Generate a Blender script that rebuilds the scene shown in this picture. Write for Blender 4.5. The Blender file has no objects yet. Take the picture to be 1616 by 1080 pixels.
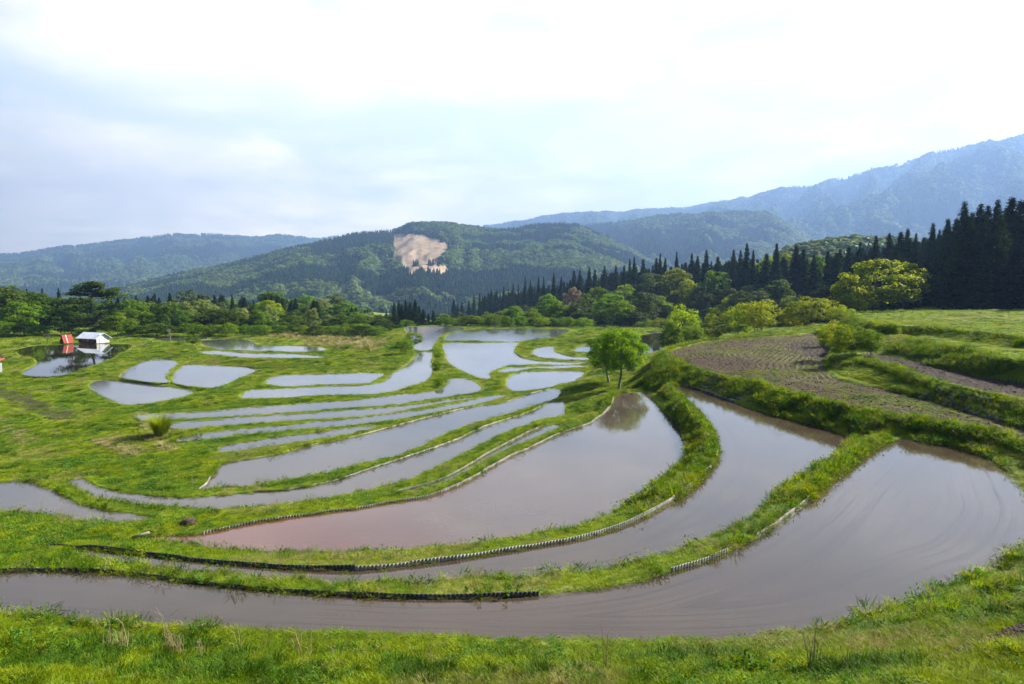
import bpy, math, random
import numpy as np
from mathutils import Vector, Matrix
R = math.radians
random.seed(7)
rng = np.random.default_rng(11)
sc = bpy.context.scene
COL = sc.collection
CAMZ = 20.0
F_PX = 1072.0          # focal length in pixels of a 1616 px wide picture
HORIZ = 440.0          # row of the horizon
PITCH = math.atan((540 - HORIZ) / F_PX)
SUN_AZ, SUN_EL = R(62), R(35)

# ------------------------------------------------------------ camera
cam = bpy.data.cameras.new('camera')
camo = bpy.data.objects.new('camera', cam)
COL.objects.link(camo)
camo.location = (0, 0, CAMZ)
camo.rotation_euler = (R(90) - PITCH, 0, 0)
cam.sensor_width = 36.0
cam.lens = 36.0 * F_PX / 1616.0
cam.clip_start = 0.1
cam.clip_end = 30000
sc.camera = camo
sc.view_settings.view_transform = 'Standard'
sc.view_settings.look = 'None'
sc.view_settings.exposure = 1.6
sc.view_settings.gamma = 1.0
sc.cycles.max_bounces = 6
sc.cycles.diffuse_bounces = 3
sc.cycles.glossy_bounces = 3
sc.cycles.transmission_bounces = 3
sc.cycles.volume_bounces = 0
sc.cycles.transparent_max_bounces = 4
sc.cycles.use_denoising = True
sc.cycles.use_adaptive_sampling = True
sc.cycles.adaptive_threshold = 0.02

# ------------------------------------------------------------ node helper
class NT:
    def __init__(s, tree): s.t = tree
    def n(s, typ, ins=None, **props):
        nd = s.t.nodes.new(typ)
        for k, v in props.items(): setattr(nd, k, v)
        for k, v in (ins or {}).items():
            sock = nd.inputs[k]
            if isinstance(v, bpy.types.NodeSocket): s.t.links.new(v, sock)
            else: sock.default_value = v
        return nd
    def math(s, op, a, b=0.0, c=0.0, clamp=False):
        return s.n('ShaderNodeMath', {0: a, 1: b, 2: c}, operation=op, use_clamp=clamp).outputs[0]
    def mix(s, f, a, b):
        nd = s.n('ShaderNodeMix', {0: f, 6: a, 7: b}, data_type='RGBA')
        return nd.outputs[2]
    def mapr(s, v, a, b, c=0.0, d=1.0, smooth=True):
        return s.n('ShaderNodeMapRange', {0: v, 1: a, 2: b, 3: c, 4: d}, interpolation_type='SMOOTHSTEP' if smooth else 'LINEAR').outputs[0]
    def noise(s, vec, scale, detail=3, rough=0.55, dist=0.0):
        return s.n('ShaderNodeTexNoise', {'Vector': vec, 'Scale': scale, 'Detail': detail, 'Roughness': rough, 'Distortion': dist}).outputs[0]
def c3(r, g, b): return (r, g, b, 1.0)

# ------------------------------------------------------------ world
w = bpy.data.worlds.new('World'); sc.world = w; w.use_nodes = True
T = NT(w.node_tree)
bgn = w.node_tree.nodes['Background']
sky = T.n('ShaderNodeTexSky', sky_type='NISHITA', sun_disc=False, sun_elevation=SUN_EL, sun_rotation=SUN_AZ, altitude=400, air_density=1.0, dust_density=1.2, ozone_density=1.5)
tc = T.n('ShaderNodeTexCoord').outputs['Generated']
nv = T.n('ShaderNodeVectorMath', {0: tc}, operation='NORMALIZE').outputs[0]
sp = T.n('ShaderNodeSeparateXYZ', {0: nv})
dx, dy, dz = sp.outputs
zz = T.math('ADD', T.math('MAXIMUM', dz, 0.0), 0.13)
px_ = T.math('DIVIDE', dx, zz); py_ = T.math('DIVIDE', dy, zz)
cv = T.n('ShaderNodeCombineXYZ', {0: px_, 1: py_, 2: 0.0}).outputs[0]
az = T.math('ARCTAN2', dx, dy)
n1 = T.noise(cv, 0.9, 7, 0.55, 0.3)
n2 = T.noise(T.n('ShaderNodeVectorMath', {0: nv, 1: (3, 3, 9)}, operation='MULTIPLY').outputs[0], 1.6, 6, 0.6, 0.4)
# clear band low in the sky to the left of the view
band_c = T.math('SUBTRACT', 0.215, T.math('MULTIPLY', T.math('ADD', az, 0.6), 0.02))
bd = T.math('DIVIDE', T.math('SUBTRACT', dz, T.math('ADD', band_c, T.math('MULTIPLY', T.math('SUBTRACT', n2, 0.5), 0.16))), 0.045)
band = T.math('POWER', 2.718, T.math('MULTIPLY', T.math('MULTIPLY', bd, bd), -1.0))
band = T.math('MULTIPLY', band, T.mapr(az, -0.05, 0.55, 1.0, 0.25))
cm = T.math('ADD', T.math('MULTIPLY', n1, 0.55), T.math('MULTIPLY', n2, 0.5))
mask = T.mapr(cm, 0.36, 0.54, 0.25, 1.0)
mask = T.math('MULTIPLY', mask, T.math('SUBTRACT', 1.0, T.math('MULTIPLY', band, 0.85)), clamp=True)
# clouds are brighter towards the sun and low over the ridge
sdir = (math.sin(R(25)) * math.cos(R(12)), math.cos(R(25)) * math.cos(R(12)), math.sin(R(12)))
dt = T.n('ShaderNodeVectorMath', {0: nv, 1: sdir}, operation='DOT_PRODUCT').outputs['Value']
glow = T.mapr(dt, -0.3, 1.0, 0.0, 1.0)
shade = T.mapr(T.noise(T.n('ShaderNodeVectorMath', {0: nv, 1: (2.2, 2.2, 7)}, operation='MULTIPLY').outputs[0], 2.4, 6, 0.6, 0.2), 0.35, 0.65, 0.0, 1.0)
dim = T.mix(shade, c3(7.2, 7.1, 7.0), c3(9.4, 9.1, 8.7))
bri = T.mix(shade, c3(5.7, 6.0, 6.4), c3(7.9, 7.8, 7.5))
front = T.mapr(dt, 0.72, 0.99, 0.0, 1.0)
ccol = T.mix(front, dim, bri)
lum = T.math('MULTIPLY', T.mapr(glow, 0.3, 0.85, 0.05, 0.97), T.mapr(dz, 0.25, 0.75, 1.12, 0.34))
ccol = T.n('ShaderNodeVectorMath', {0: ccol, 3: lum}, operation='SCALE').outputs[0]
ccol = T.n('ShaderNodeVectorMath', {0: ccol, 1: T.mix(T.mapr(dz, 0.0, 0.42), c3(1.6, 1.42, 1.1), c3(1.02, 1.0, .95))}, operation='MULTIPLY').outputs[0]
skyc = T.n('ShaderNodeVectorMath', {0: sky.outputs[0], 3: 1.0}, operation='SCALE').outputs[0]
skyc = T.mix(T.math('MULTIPLY', T.mapr(glow, 0.3, 0.9, 0.0, 0.85), T.mapr(dz, .3, .7, 1.0, .3)), skyc, c3(5.9, 6.9, 7.6))
skyc = T.n('ShaderNodeVectorMath', {0: skyc, 1: T.mix(T.mapr(dz, 0.0, 0.35), c3(1.6, 1.38, 1.1), c3(1.05, 1.02, 1.0))}, operation='MULTIPLY').outputs[0]
fin = T.mix(mask, skyc, ccol)
w.node_tree.links.new(fin, bgn.inputs[0])
bgn.inputs[1].default_value = 0.068

sun = bpy.data.lights.new('sun', 'SUN'); sun.energy = 5.0; sun.angle = R(0.6); sun.color = (1.0, 0.93, 0.80)
suno = bpy.data.objects.new('sun', sun); COL.objects.link(suno)
sd = Vector((math.sin(SUN_AZ) * math.cos(SUN_EL), math.cos(SUN_AZ) * math.cos(SUN_EL), math.sin(SUN_EL)))
suno.rotation_euler = sd.to_track_quat('Z', 'Y').to_euler()

# ------------------------------------------------------------ projection
cp, sp_ = math.cos(PITCH), math.sin(PITCH)
def rays(p):
    """pixel (n,2) -> world directions"""
    p = np.asarray(p, float)
    cx = (p[..., 0] - 808) / F_PX; cy = -(p[..., 1] - 540) / F_PX
    return np.stack([cx, cp + cy * sp_, -sp_ + cy * cp], -1)
def at_level(p, L):
    """pixels -> world xy on the horizontal plane L metres below the camera"""
    d = rays(p); t = -L / np.minimum(d[..., 2], -1e-4)
    return d[..., :2] * t[..., None]
def at_dist(px, py, D):
    d = rays(np.array([px, py])); t = D / d[1]
    return d * t + np.array([0, 0, CAMZ])
def catmull(P, closed=True, k=4):
    P = np.asarray(P, float); n = len(P); out = []
    rngi = range(n) if closed else range(n - 1)
    for i in rngi:
        if closed: a, b, c, d = P[(i - 1) % n], P[i], P[(i + 1) % n], P[(i + 2) % n]
        else: a, b, c, d = P[max(i - 1, 0)], P[i], P[i + 1], P[min(i + 2, n - 1)]
        for j in range(k):
            t = j / k
            # centripetal-like damping: limit tangents to the chord
            ch = np.linalg.norm(c - b)
            m1 = (c - a) * .5; m2 = (d - b) * .5
            for m in (m1, m2):
                l = np.linalg.norm(m)
                if l > ch: m *= ch / l
            out.append((2 * t**3 - 3 * t * t + 1) * b + (t**3 - 2 * t * t + t) * m1 + (-2 * t**3 + 3 * t * t) * c + (t**3 - t * t) * m2)
    if not closed: out.append(P[-1])
    return np.array(out)

# ------------------------------------------------------------ numpy noise
def _h(ix, iy, s):
    v = (ix.astype(np.int64) * 374761393 + iy.astype(np.int64) * 668265263 + s * 1442695041) & 0xffffffff
    v = ((v ^ (v >> 13)) * 1274126177) & 0xffffffff
    return ((v ^ (v >> 16)) & 0xffff) / 65535.0
def vnoise(x, y, s=0):
    ix = np.floor(x); iy = np.floor(y); fx = x - ix; fy = y - iy
    fx = fx * fx * (3 - 2 * fx); fy = fy * fy * (3 - 2 * fy)
    a = _h(ix, iy, s); b = _h(ix + 1, iy, s); c = _h(ix, iy + 1, s); d = _h(ix + 1, iy + 1, s)
    return (a * (1 - fx) + b * fx) * (1 - fy) + (c * (1 - fx) + d * fx) * fy
def fbm(x, y, o=4, s=0, g=0.5):
    t = 0; a = 1; n = 0
    for i in range(o):
        t = t + a * vnoise(x, y, s + i * 17); n += a; a *= g; x = x * 2.03 + 5.1; y = y * 2.03 + 1.7
    return t / n
def sstep(a, b, x):
    t = np.clip((x - a) / (b - a), 0, 1); return t * t * (3 - 2 * t)

# ------------------------------------------------------------ the fields, traced as outlines; level = metres below the eye
PAD = {}
PAD['A'] = (8.5, [(-250,905),(-100,905),(0,905),(60,903),(120,904),(180,907),(250,915),(330,925),(400,932),(470,938),(560,943),(640,947),(720,947),(800,945),(870,940),(940,932),(1000,922),(1060,905),(1100,893),(1150,875),(1200,848),(1240,820),(1270,797),(1300,770),(1330,745),(1360,722),(1385,706),(1410,696),(1432,693),(1460,699),(1500,705),(1540,716),(1570,729),(1593,748),(1606,768),(1618,790),(1630,812),(1630,835),(1616,863),(1600,884),(1575,900),(1540,912),(1500,930),(1440,955),(1400,972),(1340,988),(1290,1000),(1200,1010),(1100,1015),(1000,1016),(900,1015),(800,1013),(700,1008),(600,1005),(500,1001),(400,998),(330,995),(250,990),(180,988),(120,984),(60,978),(0,968),(-100,960),(-250,950)])
PAD['B'] = (9.0, [(108,871),(150,869),(200,875),(260,882),(330,890),(400,896),(450,900),(520,902),(600,900),(660,893),(720,886),(800,873),(860,863),(920,852),(980,834),(1030,812),(1070,787),(1100,762),(1125,735),(1133,710),(1128,690),(1110,660),(1090,640),(1075,622),(1062,611),(1080,610),(1120,622),(1160,637),(1220,656),(1280,670),(1320,683),(1347,694),(1335,707),(1330,719),(1305,736),(1269,753),(1253,764),(1228,786),(1200,809),(1161,836),(1119,851),(1078,868),(1030,882),(994,894),(920,906),(860,913),(800,917),(740,919),(660,924),(580,926),(500,924),(420,918),(350,911),(280,903),(220,895),(170,888),(125,880)])
PAD['C'] = (10.0, [(228,851),(250,847),(292,847),(328,842),(361,835),(400,827),(456,819),(511,811),(567,804),(608,796),(664,788),(706,775),(747,756),(800,725),(842,706),(883,686),(925,672),(950,656),(964,642),(969,627),(978,621),(1000,620),(1022,621),(1030,630),(1042,647),(1067,664),(1081,683),(1086,703),(1086,719),(1081,736),(1064,750),(1042,767),(1011,789),(983,807),(964,818),(925,829),(875,842),(828,850),(800,856),(761,861),(706,868),(650,874),(594,877),(539,880),(483,882),(436,881),(400,878),(347,872),(306,866),(264,858)])
PAD['D'] = (10.9, [(622,781),(650,772),(692,760),(733,740),(761,723),(800,702),(828,687),(856,674),(881,671),(880,676),(864,683),(828,697),(800,708),(775,720),(733,744),(700,761),(664,771),(636,780)])
PAD['E'] = (11.3, [(104,760),(119,757),(133,758),(147,768),(181,776),(236,783),(292,786),(347,783),(400,778),(456,774),(525,761),(567,747),(622,729),(678,711),(719,696),(761,676),(800,663),(828,654),(856,642),(872,636),(889,637),(890,655),(883,658),(850,663),(828,672),(800,683),(761,700),(719,722),(678,742),(636,762),(594,772),(539,783),(497,792),(456,797),(400,804),(361,808),(333,810),(306,807),(236,800),(194,796),(156,791),(139,781),(119,769)])
PAD['F'] = (11.7, [(314,775),(333,756),(347,736),(358,731),(400,725),(442,717),(483,706),(525,697),(567,689),(608,678),(650,667),(692,656),(733,646),(775,639),(800,635),(828,626),(856,618),(875,614),(884,618),(875,629),(842,642),(817,650),(800,655),(761,664),(719,678),(678,698),(636,717),(594,728),(567,734),(511,748),(456,759),(400,768),(361,773)])
PAD['G'] = (12.0, [(347,708),(361,703),(400,697),(442,690),(483,685),(539,678),(589,673),(594,674),(572,680),(539,688),(511,693),(456,700),(400,708),(350,714)])
PAD['H'] = (12.2, [(284,695),(300,689),(333,684),(400,676),(456,671),(511,665),(567,660),(622,654),(678,646),(719,637),(747,631),(775,625),(800,624),(775,632),(747,640),(706,647),(650,658),(594,666),(539,673),(483,678),(400,685),(361,688),(319,693)])
PAD['I'] = (12.4, [(271,673),(281,668),(333,664),(400,658),(456,655),(539,649),(594,645),(650,639),(706,631),(747,627),(744,631),(692,638),(636,648),(567,658),(483,663),(400,668),(361,670),(319,674),(289,676)])
PAD['J'] = (12.7, [(218,657),(228,655),(278,653),(333,650),(400,644),(456,640),(511,635),(567,631),(622,625),(678,619),(700,614),(709,606),(712,600),(728,598),(744,602),(757,610),(757,616),(747,621),(719,626),(678,632),(622,640),(544,645),(483,650),(400,655),(333,658),(278,661),(231,663)])
PAD['K'] = (13.0, [(660,558),(681,557),(679,571),(682,584),(674,598),(650,608),(622,616),(594,621),(511,623),(456,627),(400,629),(382,628),(385,621),(400,616),(456,614),(511,611),(567,609),(589,607),(611,600),(631,584),(650,571)])
PAD['K_far'] = (13.1, [(640,518),(650,516),(692,515),(730,517),(728,522),(706,525),(694,532),(683,546),(679,553),(658,553),(650,544),(647,529)])
PAD['L_far'] = (12.9, [(703,537),(708,529),(733,522),(800,519),(856,519),(892,520),(897,523),(883,530),(856,534),(822,539),(780,539)])
PAD['L'] = (12.9, [(703,542),(780,541),(816,541),(810,548),(811,557),(822,564),(842,569),(869,571),(930,573),(925,575),(856,576),(800,578),(783,583),(772,590),(775,599),(767,600),(747,593),(728,584),(711,573),(704,559)])
PAD['M'] = (12.8, [(789,585),(805,581),(856,579),(930,577),(928,581),(880,583),(830,584),(806,589),(791,589)])
PAD['N'] = (12.6, [(799,607),(806,594),(822,588),(856,586),(922,587),(917,593),(906,601),(878,607),(856,615),(828,621),(811,618)])
PAD['O'] = (13.0, [(840,558),(847,551),(872,547),(874,555),(892,561),(925,565),(930,569),(883,568),(856,565)])
PAD['O_side'] = (13.1, [(908,555),(919,546),(935,546),(935,558)])
PAD['P'] = (12.6, [(990,545),(1000,532),(1050,527),(1062,538),(1045,550),(1024,561),(1004,562)])
PAD['Q'] = (12.6, [(1022,523),(1100,521),(1250,516),(1262,520),(1150,525),(1040,528)])
PAD['R'] = (14.0, [(28,553),(49,547),(74,545),(133,544),(206,544),(200,551),(178,563),(156,572),(119,585),(89,593),(52,593),(36,590),(40,585),(59,575),(58,569),(49,564),(33,561)])
PAD['S_a'] = (14.0, [(192,595),(200,586),(222,575),(244,568),(267,569),(278,573),(267,584),(260,595),(264,603),(236,602)])
PAD['S_b'] = (14.0, [(274,597),(281,587),(292,577),(333,577),(389,580),(405,585),(383,594),(361,604),(344,611),(319,611),(278,604)])
PAD['S_c'] = (14.3, [(142,608),(156,601),(181,601),(236,607),(278,613),(303,619),(292,626),(250,634),(200,640),(181,632),(156,619)])
PAD['T_a'] = (14.0, [(318,539),(345,536),(385,536),(398,541),(405,545),(456,547),(497,548),(514,552),(497,556),(400,554),(347,552),(326,546)])
PAD['T_b'] = (13.8, [(319,557),(335,554),(400,558),(483,560),(514,564),(456,566),(400,565),(361,562)])
PAD['T_c'] = (14.0, [(242,537),(250,533),(292,533),(325,533),(326,535),(278,538)])
PAD['U'] = (13.1, [(420,604),(436,594),(497,591),(600,590),(592,600),(578,606),(511,607),(456,610),(430,607)])
PAD['V'] = (16.0, [(528,534),(550,532),(572,535),(576,539),(550,538)])
PAD['V_side'] = (15.5, [(566,549),(584,544),(586,546),(572,552)])
PAD['W'] = (10.9, [(-150,762),(-60,762),(0,762),(42,761),(64,767),(83,775),(106,789),(139,800),(181,808),(236,817),(270,822),(236,829),(194,835),(167,829),(119,825),(69,812),(28,806),(0,806),(-60,806),(-150,808)])
PAD['X'] = (14.4, [(-40,556),(0,560),(15,566),(0,569),(-40,572)])
# dry fields
FLD = {}
FLD['tilled'] = (7.8, [(1056,560),(1067,552),(1106,542),(1150,537),(1200,533),(1250,530),(1290,528),(1305,545),(1312,560),(1304,575),(1306,588),(1325,600),(1394,615),(1450,628),(1533,652),(1616,678),(1720,705),(1720,735),(1616,697),(1561,684),(1505,673),(1450,663),(1394,650),(1325,637),(1255,620),(1200,606),(1133,590),(1078,573)])
FLD['dark'] = (6.75, [(1352,562),(1367,559),(1394,560),(1450,574),(1533,592),(1616,607),(1720,628),(1720,655),(1616,631),(1533,614),(1450,591),(1370,569)])
FLD['terrace'] = (5.4, [(1396,519),(1411,524),(1478,537),(1561,547),(1616,550),(1750,556),(1750,602),(1616,571),(1533,552),(1450,535),(1404,523)])
FLD['meadow'] = (4.6, [(1350,497),(1420,494),(1500,492),(1616,490),(1850,489),(1850,556),(1616,531),(1478,517),(1411,514),(1370,508)])
LEV = {}; POLY = {}
for k, (L, P) in list(PAD.items()) + list(FLD.items()):
    S = catmull(P)
    POLY[k] = at_level(S, L); LEV[k] = CAMZ - L
def resample_closed(P, step):
    Q = np.vstack([P, P[:1]]); sl = np.linalg.norm(np.diff(Q, axis=0), axis=1); c = np.r_[0, np.cumsum(sl)]
    n = max(6, int(c[-1] / step)); t = np.linspace(0, c[-1], n, endpoint=False)
    return np.stack([np.interp(t, c, Q[:, 0]), np.interp(t, c, Q[:, 1])], -1)
# control points of the open land: pixel, level
CTRL = [(978,612,10.8),(963,602,10.9),(1000,596,10.8),(1020,585,11),(950,630,10.3),(990,575,11.6),(1030,572,11.2),(935,640,10.6),(915,655,11.0),
        (50,640,14.1),(100,660,13.7),(60,720,12.6),(200,720,12.5),(30,700,12.9),(120,600,14.2),(20,600,14.3),(0,640,14.1),(-100,650,14),(150,690,13.0),(-150,700,12.8),
        (250,700,12.6),(280,740,12.0),(100,740,11.8),(230,750,11.8),(0,745,11.6),(180,640,14.0),(450,575,13.5),(550,570,13.4),(350,640,13.2),(620,560,13.2),
        (60,850,9.9),(0,830,10.2),(150,845,10.0),(250,838,10.2),(30,880,8.9),(-100,850,9.8),(0,890,8.6),(-100,890,8.6),
        (620,540,13.4),(560,545,14.5),(520,525,15.5),(450,520,15.5),(600,525,15),(1320,555,6.5),(1345,540,6.0),(1370,530,5.7),(1310,540,6.7),(1340,520,5.2),(1300,520,7.0),
        (-100,1000,7.84),(0,1000,7.74),(200,1030,7.39),(400,1045,7.29),(600,1052,7.24),(800,1058,7.24),(1000,1060,7.24),(1200,1055,7.24),(1350,1040,7.24),(1450,1010,7.24),(1550,960,7.34),(1616,920,7.54),(1700,880,7.64),(0,990,8.36),(200,1013,8.36),(400,1023,8.36),(600,1029,8.36),(800,1037,8.36),(1000,1040,8.36),(1200,1033,8.36),(1330,1010,8.36),(1440,980,8.36),(1540,935,8.36),(100,1005,8.36),(300,1018,8.36),(500,1025,8.36),(700,1033,8.36),(900,1039,8.36),(1100,1037,8.36),
        (0,1080,6.1),(300,1080,6.4),(600,1080,6.6),(900,1080,6.6),(1200,1080,6.4),(1500,1070,6.1),(1616,1000,6.3),(1700,960,6.6)]
WCTRL = [(0,0,1.7),(-4,3,3.0),(4,3,3.0),(0,6,4.4),(6,6,4.4),(-6,6,4.4),(12,2,3.0),(-12,2,3.0),(20,6,4.0),(-20,6,4.6),(0,-15,0.5),(30,-5,1.),(-30,-5,2.5),(45,15,4.5),(60,30,4.5),(80,40,4),(-50,25,9.5),(-70,40,11),(-90,70,13.5),
         (-250,200,15),(-200,150,14),(-180,250,20),(-100,180,15),(-80,190,16.5),(-40,190,16.5),(-100,215,20),(-40,215,20),(-40,260,26),(0,205,18),(0,250,24),(40,195,16),(30,250,23),(60,200,15),(-150,215,19),(60,160,11.5),(45,140,12.2),(75,115,8),(85,130,5.5),(110,125,4.5),(150,130,3.6),(200,160,0),(110,160,6),(150,200,4),(70,250,13),(120,250,8),
         (-250,300,28),(-120,280,30),(0,300,32),(80,300,24),(180,300,8),(-250,420,40),(0,400,44),(100,400,22),(220,400,8),(-250,520,42),(0,500,42),(120,520,34),(260,520,16),(110,110,4.6),(140,100,4.3),(100,55,4.7),(-120,330,36),(-300,330,30)]
SX, SY, SZ = [], [], []
for k in POLY:
    q = resample_closed(POLY[k], 2.5 if POLY[k][:, 1].mean() < 90 else 6.0)
    SX += list(q[:, 0]); SY += list(q[:, 1]); SZ += [LEV[k]] * len(q)
for x, y, L in CTRL:
    p = at_level(np.array([x, y], float), L)
    for a in range(3): SX.append(p[0]); SY.append(p[1]); SZ.append(CAMZ - L)
for x, y, L in WCTRL:
    for a in range(3): SX.append(x); SY.append(y); SZ.append(CAMZ - L)
SX, SY, SZ = (np.array(v, np.float32) for v in (SX, SY, SZ))
GX = np.arange(-300, 301, 1.25, dtype=np.float32); GY = np.arange(-30, 521, 1.25, dtype=np.float32)
BG = np.empty((len(GY), len(GX)), np.float32)
for j, y in enumerate(GY):
    d2 = (GX[:, None] - SX[None]) ** 2 + (y - SY[None]) ** 2 + 0.3
    wgt = d2 ** -1.6
    BG[j] = (wgt * SZ).sum(1) / wgt.sum(1)
def base_ground(x, y):
    fx = np.clip((x - GX[0]) / 1.25, 0, len(GX) - 1.001); fy = np.clip((y - GY[0]) / 1.25, 0, len(GY) - 1.001)
    ix = fx.astype(int); iy = fy.astype(int); fx = fx - ix; fy = fy - iy
    v = (BG[iy, ix] * (1 - fx) + BG[iy, ix + 1] * fx) * (1 - fy) + (BG[iy + 1, ix] * (1 - fx) + BG[iy + 1, ix + 1] * fx) * fy
    r = np.hypot(x, y); t = sstep(420, 900, r)
    far = CAMZ - 75
    front = np.where(y < -20, sstep(-20, -300, y) * 0, 0)
    return v * (1 - t) + far * t + front
def sdist(x, y, P, pad):
    """signed distance (negative inside) of points within the padded box; others 1e9"""
    out = np.full(x.shape, 1e9, np.float32)
    lo = P.min(0) - pad; hi = P.max(0) + pad
    m = (x > lo[0]) & (x < hi[0]) & (y > lo[1]) & (y < hi[1])
    if not m.any(): return out, m
    X = x[m].astype(np.float32); Y = y[m].astype(np.float32)
    d2 = np.full(X.shape, 1e12, np.float32); ins = np.zeros(X.shape, bool)
    Q = np.roll(P, -1, 0)
    for (ax, ay), (bx, by) in zip(P, Q):
        ex, ey = bx - ax, by - ay; l2 = ex * ex + ey * ey
        if l2 < 1e-9: continue
        t = np.clip(((X - ax) * ex + (Y - ay) * ey) / l2, 0, 1)
        qx = X - ax - t * ex; qy = Y - ay - t * ey
        np.minimum(d2, qx * qx + qy * qy, out=d2)
        if ay != by:
            c = (ay > Y) != (by > Y)
            ins ^= c & (X < (bx - ax) * (Y - ay) / (by - ay) + ax)
    d = np.sqrt(d2); d[ins] *= -1
    out[m] = d
    return out, m
RIM = 0.04
def ground(x, y, full=False):
    x = np.asarray(x, float); y = np.asarray(y, float)
    r = np.hypot(x, y)
    z = base_ground(x, y)
    rough = (fbm(x * .8, y * .8, 3, 3) - .5) * .22 + (fbm(x * .12, y * .12, 3, 9) - .5) * np.clip(r / 60, .3, 1.4)
    shelf = np.full(x.shape, -1e9); dn = np.full(x.shape, 1e9); Ln = np.zeros(x.shape); ins = np.full(x.shape, -1); di = np.zeros(x.shape)
    isf = np.zeros(x.shape, bool)
    snz = fbm(x * .55, y * .55, 3, 14); snz2 = fbm(x * .35 + 4, y * .35, 2, 19)
    for i, k in enumerate(POLY):
        d, m = sdist(x, y, POLY[k], 7.0)
        if not m.any(): continue
        dry = k in FLD
        rim = (0.12 if k in ('terrace', 'meadow') else 0.2) if dry else RIM
        s = .35 if dry else (0.2 if r[m].mean() < 32 else (.28 if r[m].mean() < 90 else .45))
        h = LEV[k] + rim - np.maximum(0, d - s * (.45 + 1.1 * snz)) * (1.0 + .8 * snz2)
        ok = m & (d > 0) & (d < 6.9)
        shelf[ok] = np.maximum(shelf[ok], h[ok])
        nw = m & (d < dn) & (d > 0)
        dn[nw] = d[nw]; Ln[nw] = LEV[k]; isf[nw] = dry
        inn = m & (d <= 0) & (ins < 0)
        ins[inn] = i; di[inn] = -d[inn]
    openw = sstep(0.8, 5.0, dn)
    z = z + rough * (0.25 + 0.75 * openw)
    zz_ = np.maximum(z, shelf + rough * .35)
    near = dn < .28
    zz_ = np.where(near, np.maximum(zz_, Ln + 0.05), zz_)
    e = np.where(isf, 0.5, 0.16 + r * 0.001)
    lo = Ln - np.where(isf, 0.0, 0.08)
    t = np.clip(dn / e, 0, 1) ** .7
    zz_ = lo + (zz_ - lo) * t
    keys = list(POLY)
    for i, k in enumerate(keys):
        m = ins == i
        if not m.any(): continue
        if k in FLD:
            zf = LEV[k] + (fbm(x[m] * .5, y[m] * .5, 4, 5) - .5) * .16
            if k in ('tilled', 'dark'):
                fd = di[m] + (fbm(x[m] * .25, y[m] * .25, 3, 8) - .5) * 1.2
                zf += 0.045 * np.sin(fd * 2 * math.pi / 0.52) * (0.2 + fbm(x[m] * .9, y[m] * .9, 2, 2)) + (vnoise(x[m] * 5, y[m] * 5, 4) - .5) * .07
            elif k == 'meadow':
                zf += sstep(0, 40, di[m]) * 0.0
            zz_[m] = zf
        else:
            zz_[m] = LEV[k] - 0.08 - 0.1 * sstep(0, .5, di[m])
    if full: return zz_, dn, ins, di
    return zz_
def gz(x, y): return float(ground(np.array([x]), np.array([y]))[0])

# ------------------------------------------------------------ mesh helpers
def mesh_np(name, V, Fq, mat=None, smooth=False, attrs=None):
    me = bpy.data.meshes.new(name)
    V = np.asarray(V, np.float32); Fq = np.asarray(Fq, np.int32)
    me.vertices.add(len(V)); me.vertices.foreach_set('co', V.ravel())
    k = Fq.shape[1]
    me.loops.add(Fq.size); me.loops.foreach_set('vertex_index', Fq.ravel())
    me.polygons.add(len(Fq)); me.polygons.foreach_set('loop_start', np.arange(0, Fq.size, k, dtype=np.int32))
    if smooth: me.polygons.foreach_set('use_smooth', np.ones(len(Fq), bool))
    me.update(calc_edges=True)
    for n_, a in (attrs or {}).items():
        a = np.asarray(a, np.float32)
        if a.ndim == 1:
            at = me.attributes.new(n_, 'FLOAT', 'POINT'); at.data.foreach_set('value', a)
        else:
            at = me.attributes.new(n_, 'FLOAT_VECTOR', 'POINT'); at.data.foreach_set('vector', a.ravel())
    if mat:
        for m_ in (mat if isinstance(mat, list) else [mat]): me.materials.append(m_)
    return me
def link(me, name, parent=None, loc=None):
    o = bpy.data.objects.new(name, me); COL.objects.link(o)
    if parent: o.parent = parent
    if loc is not None: o.location = loc
    return o
def thing(name, label, cat, loc, group=None, rz=0.0, sc_=(1, 1, 1)):
    o = bpy.data.objects.new(name, None); COL.objects.link(o)
    o.location = loc; o.rotation_euler = (0, 0, rz); o.scale = sc_
    o.empty_display_size = .2
    o['label'] = label; o['category'] = cat
    if group: o['group'] = group
    return o
def tag(o, label=None, cat=None, group=None, kind=None):
    if label: o['label'] = label
    if cat: o['category'] = cat
    if group: o['group'] = group
    if kind: o['kind'] = kind
    return o
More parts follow.
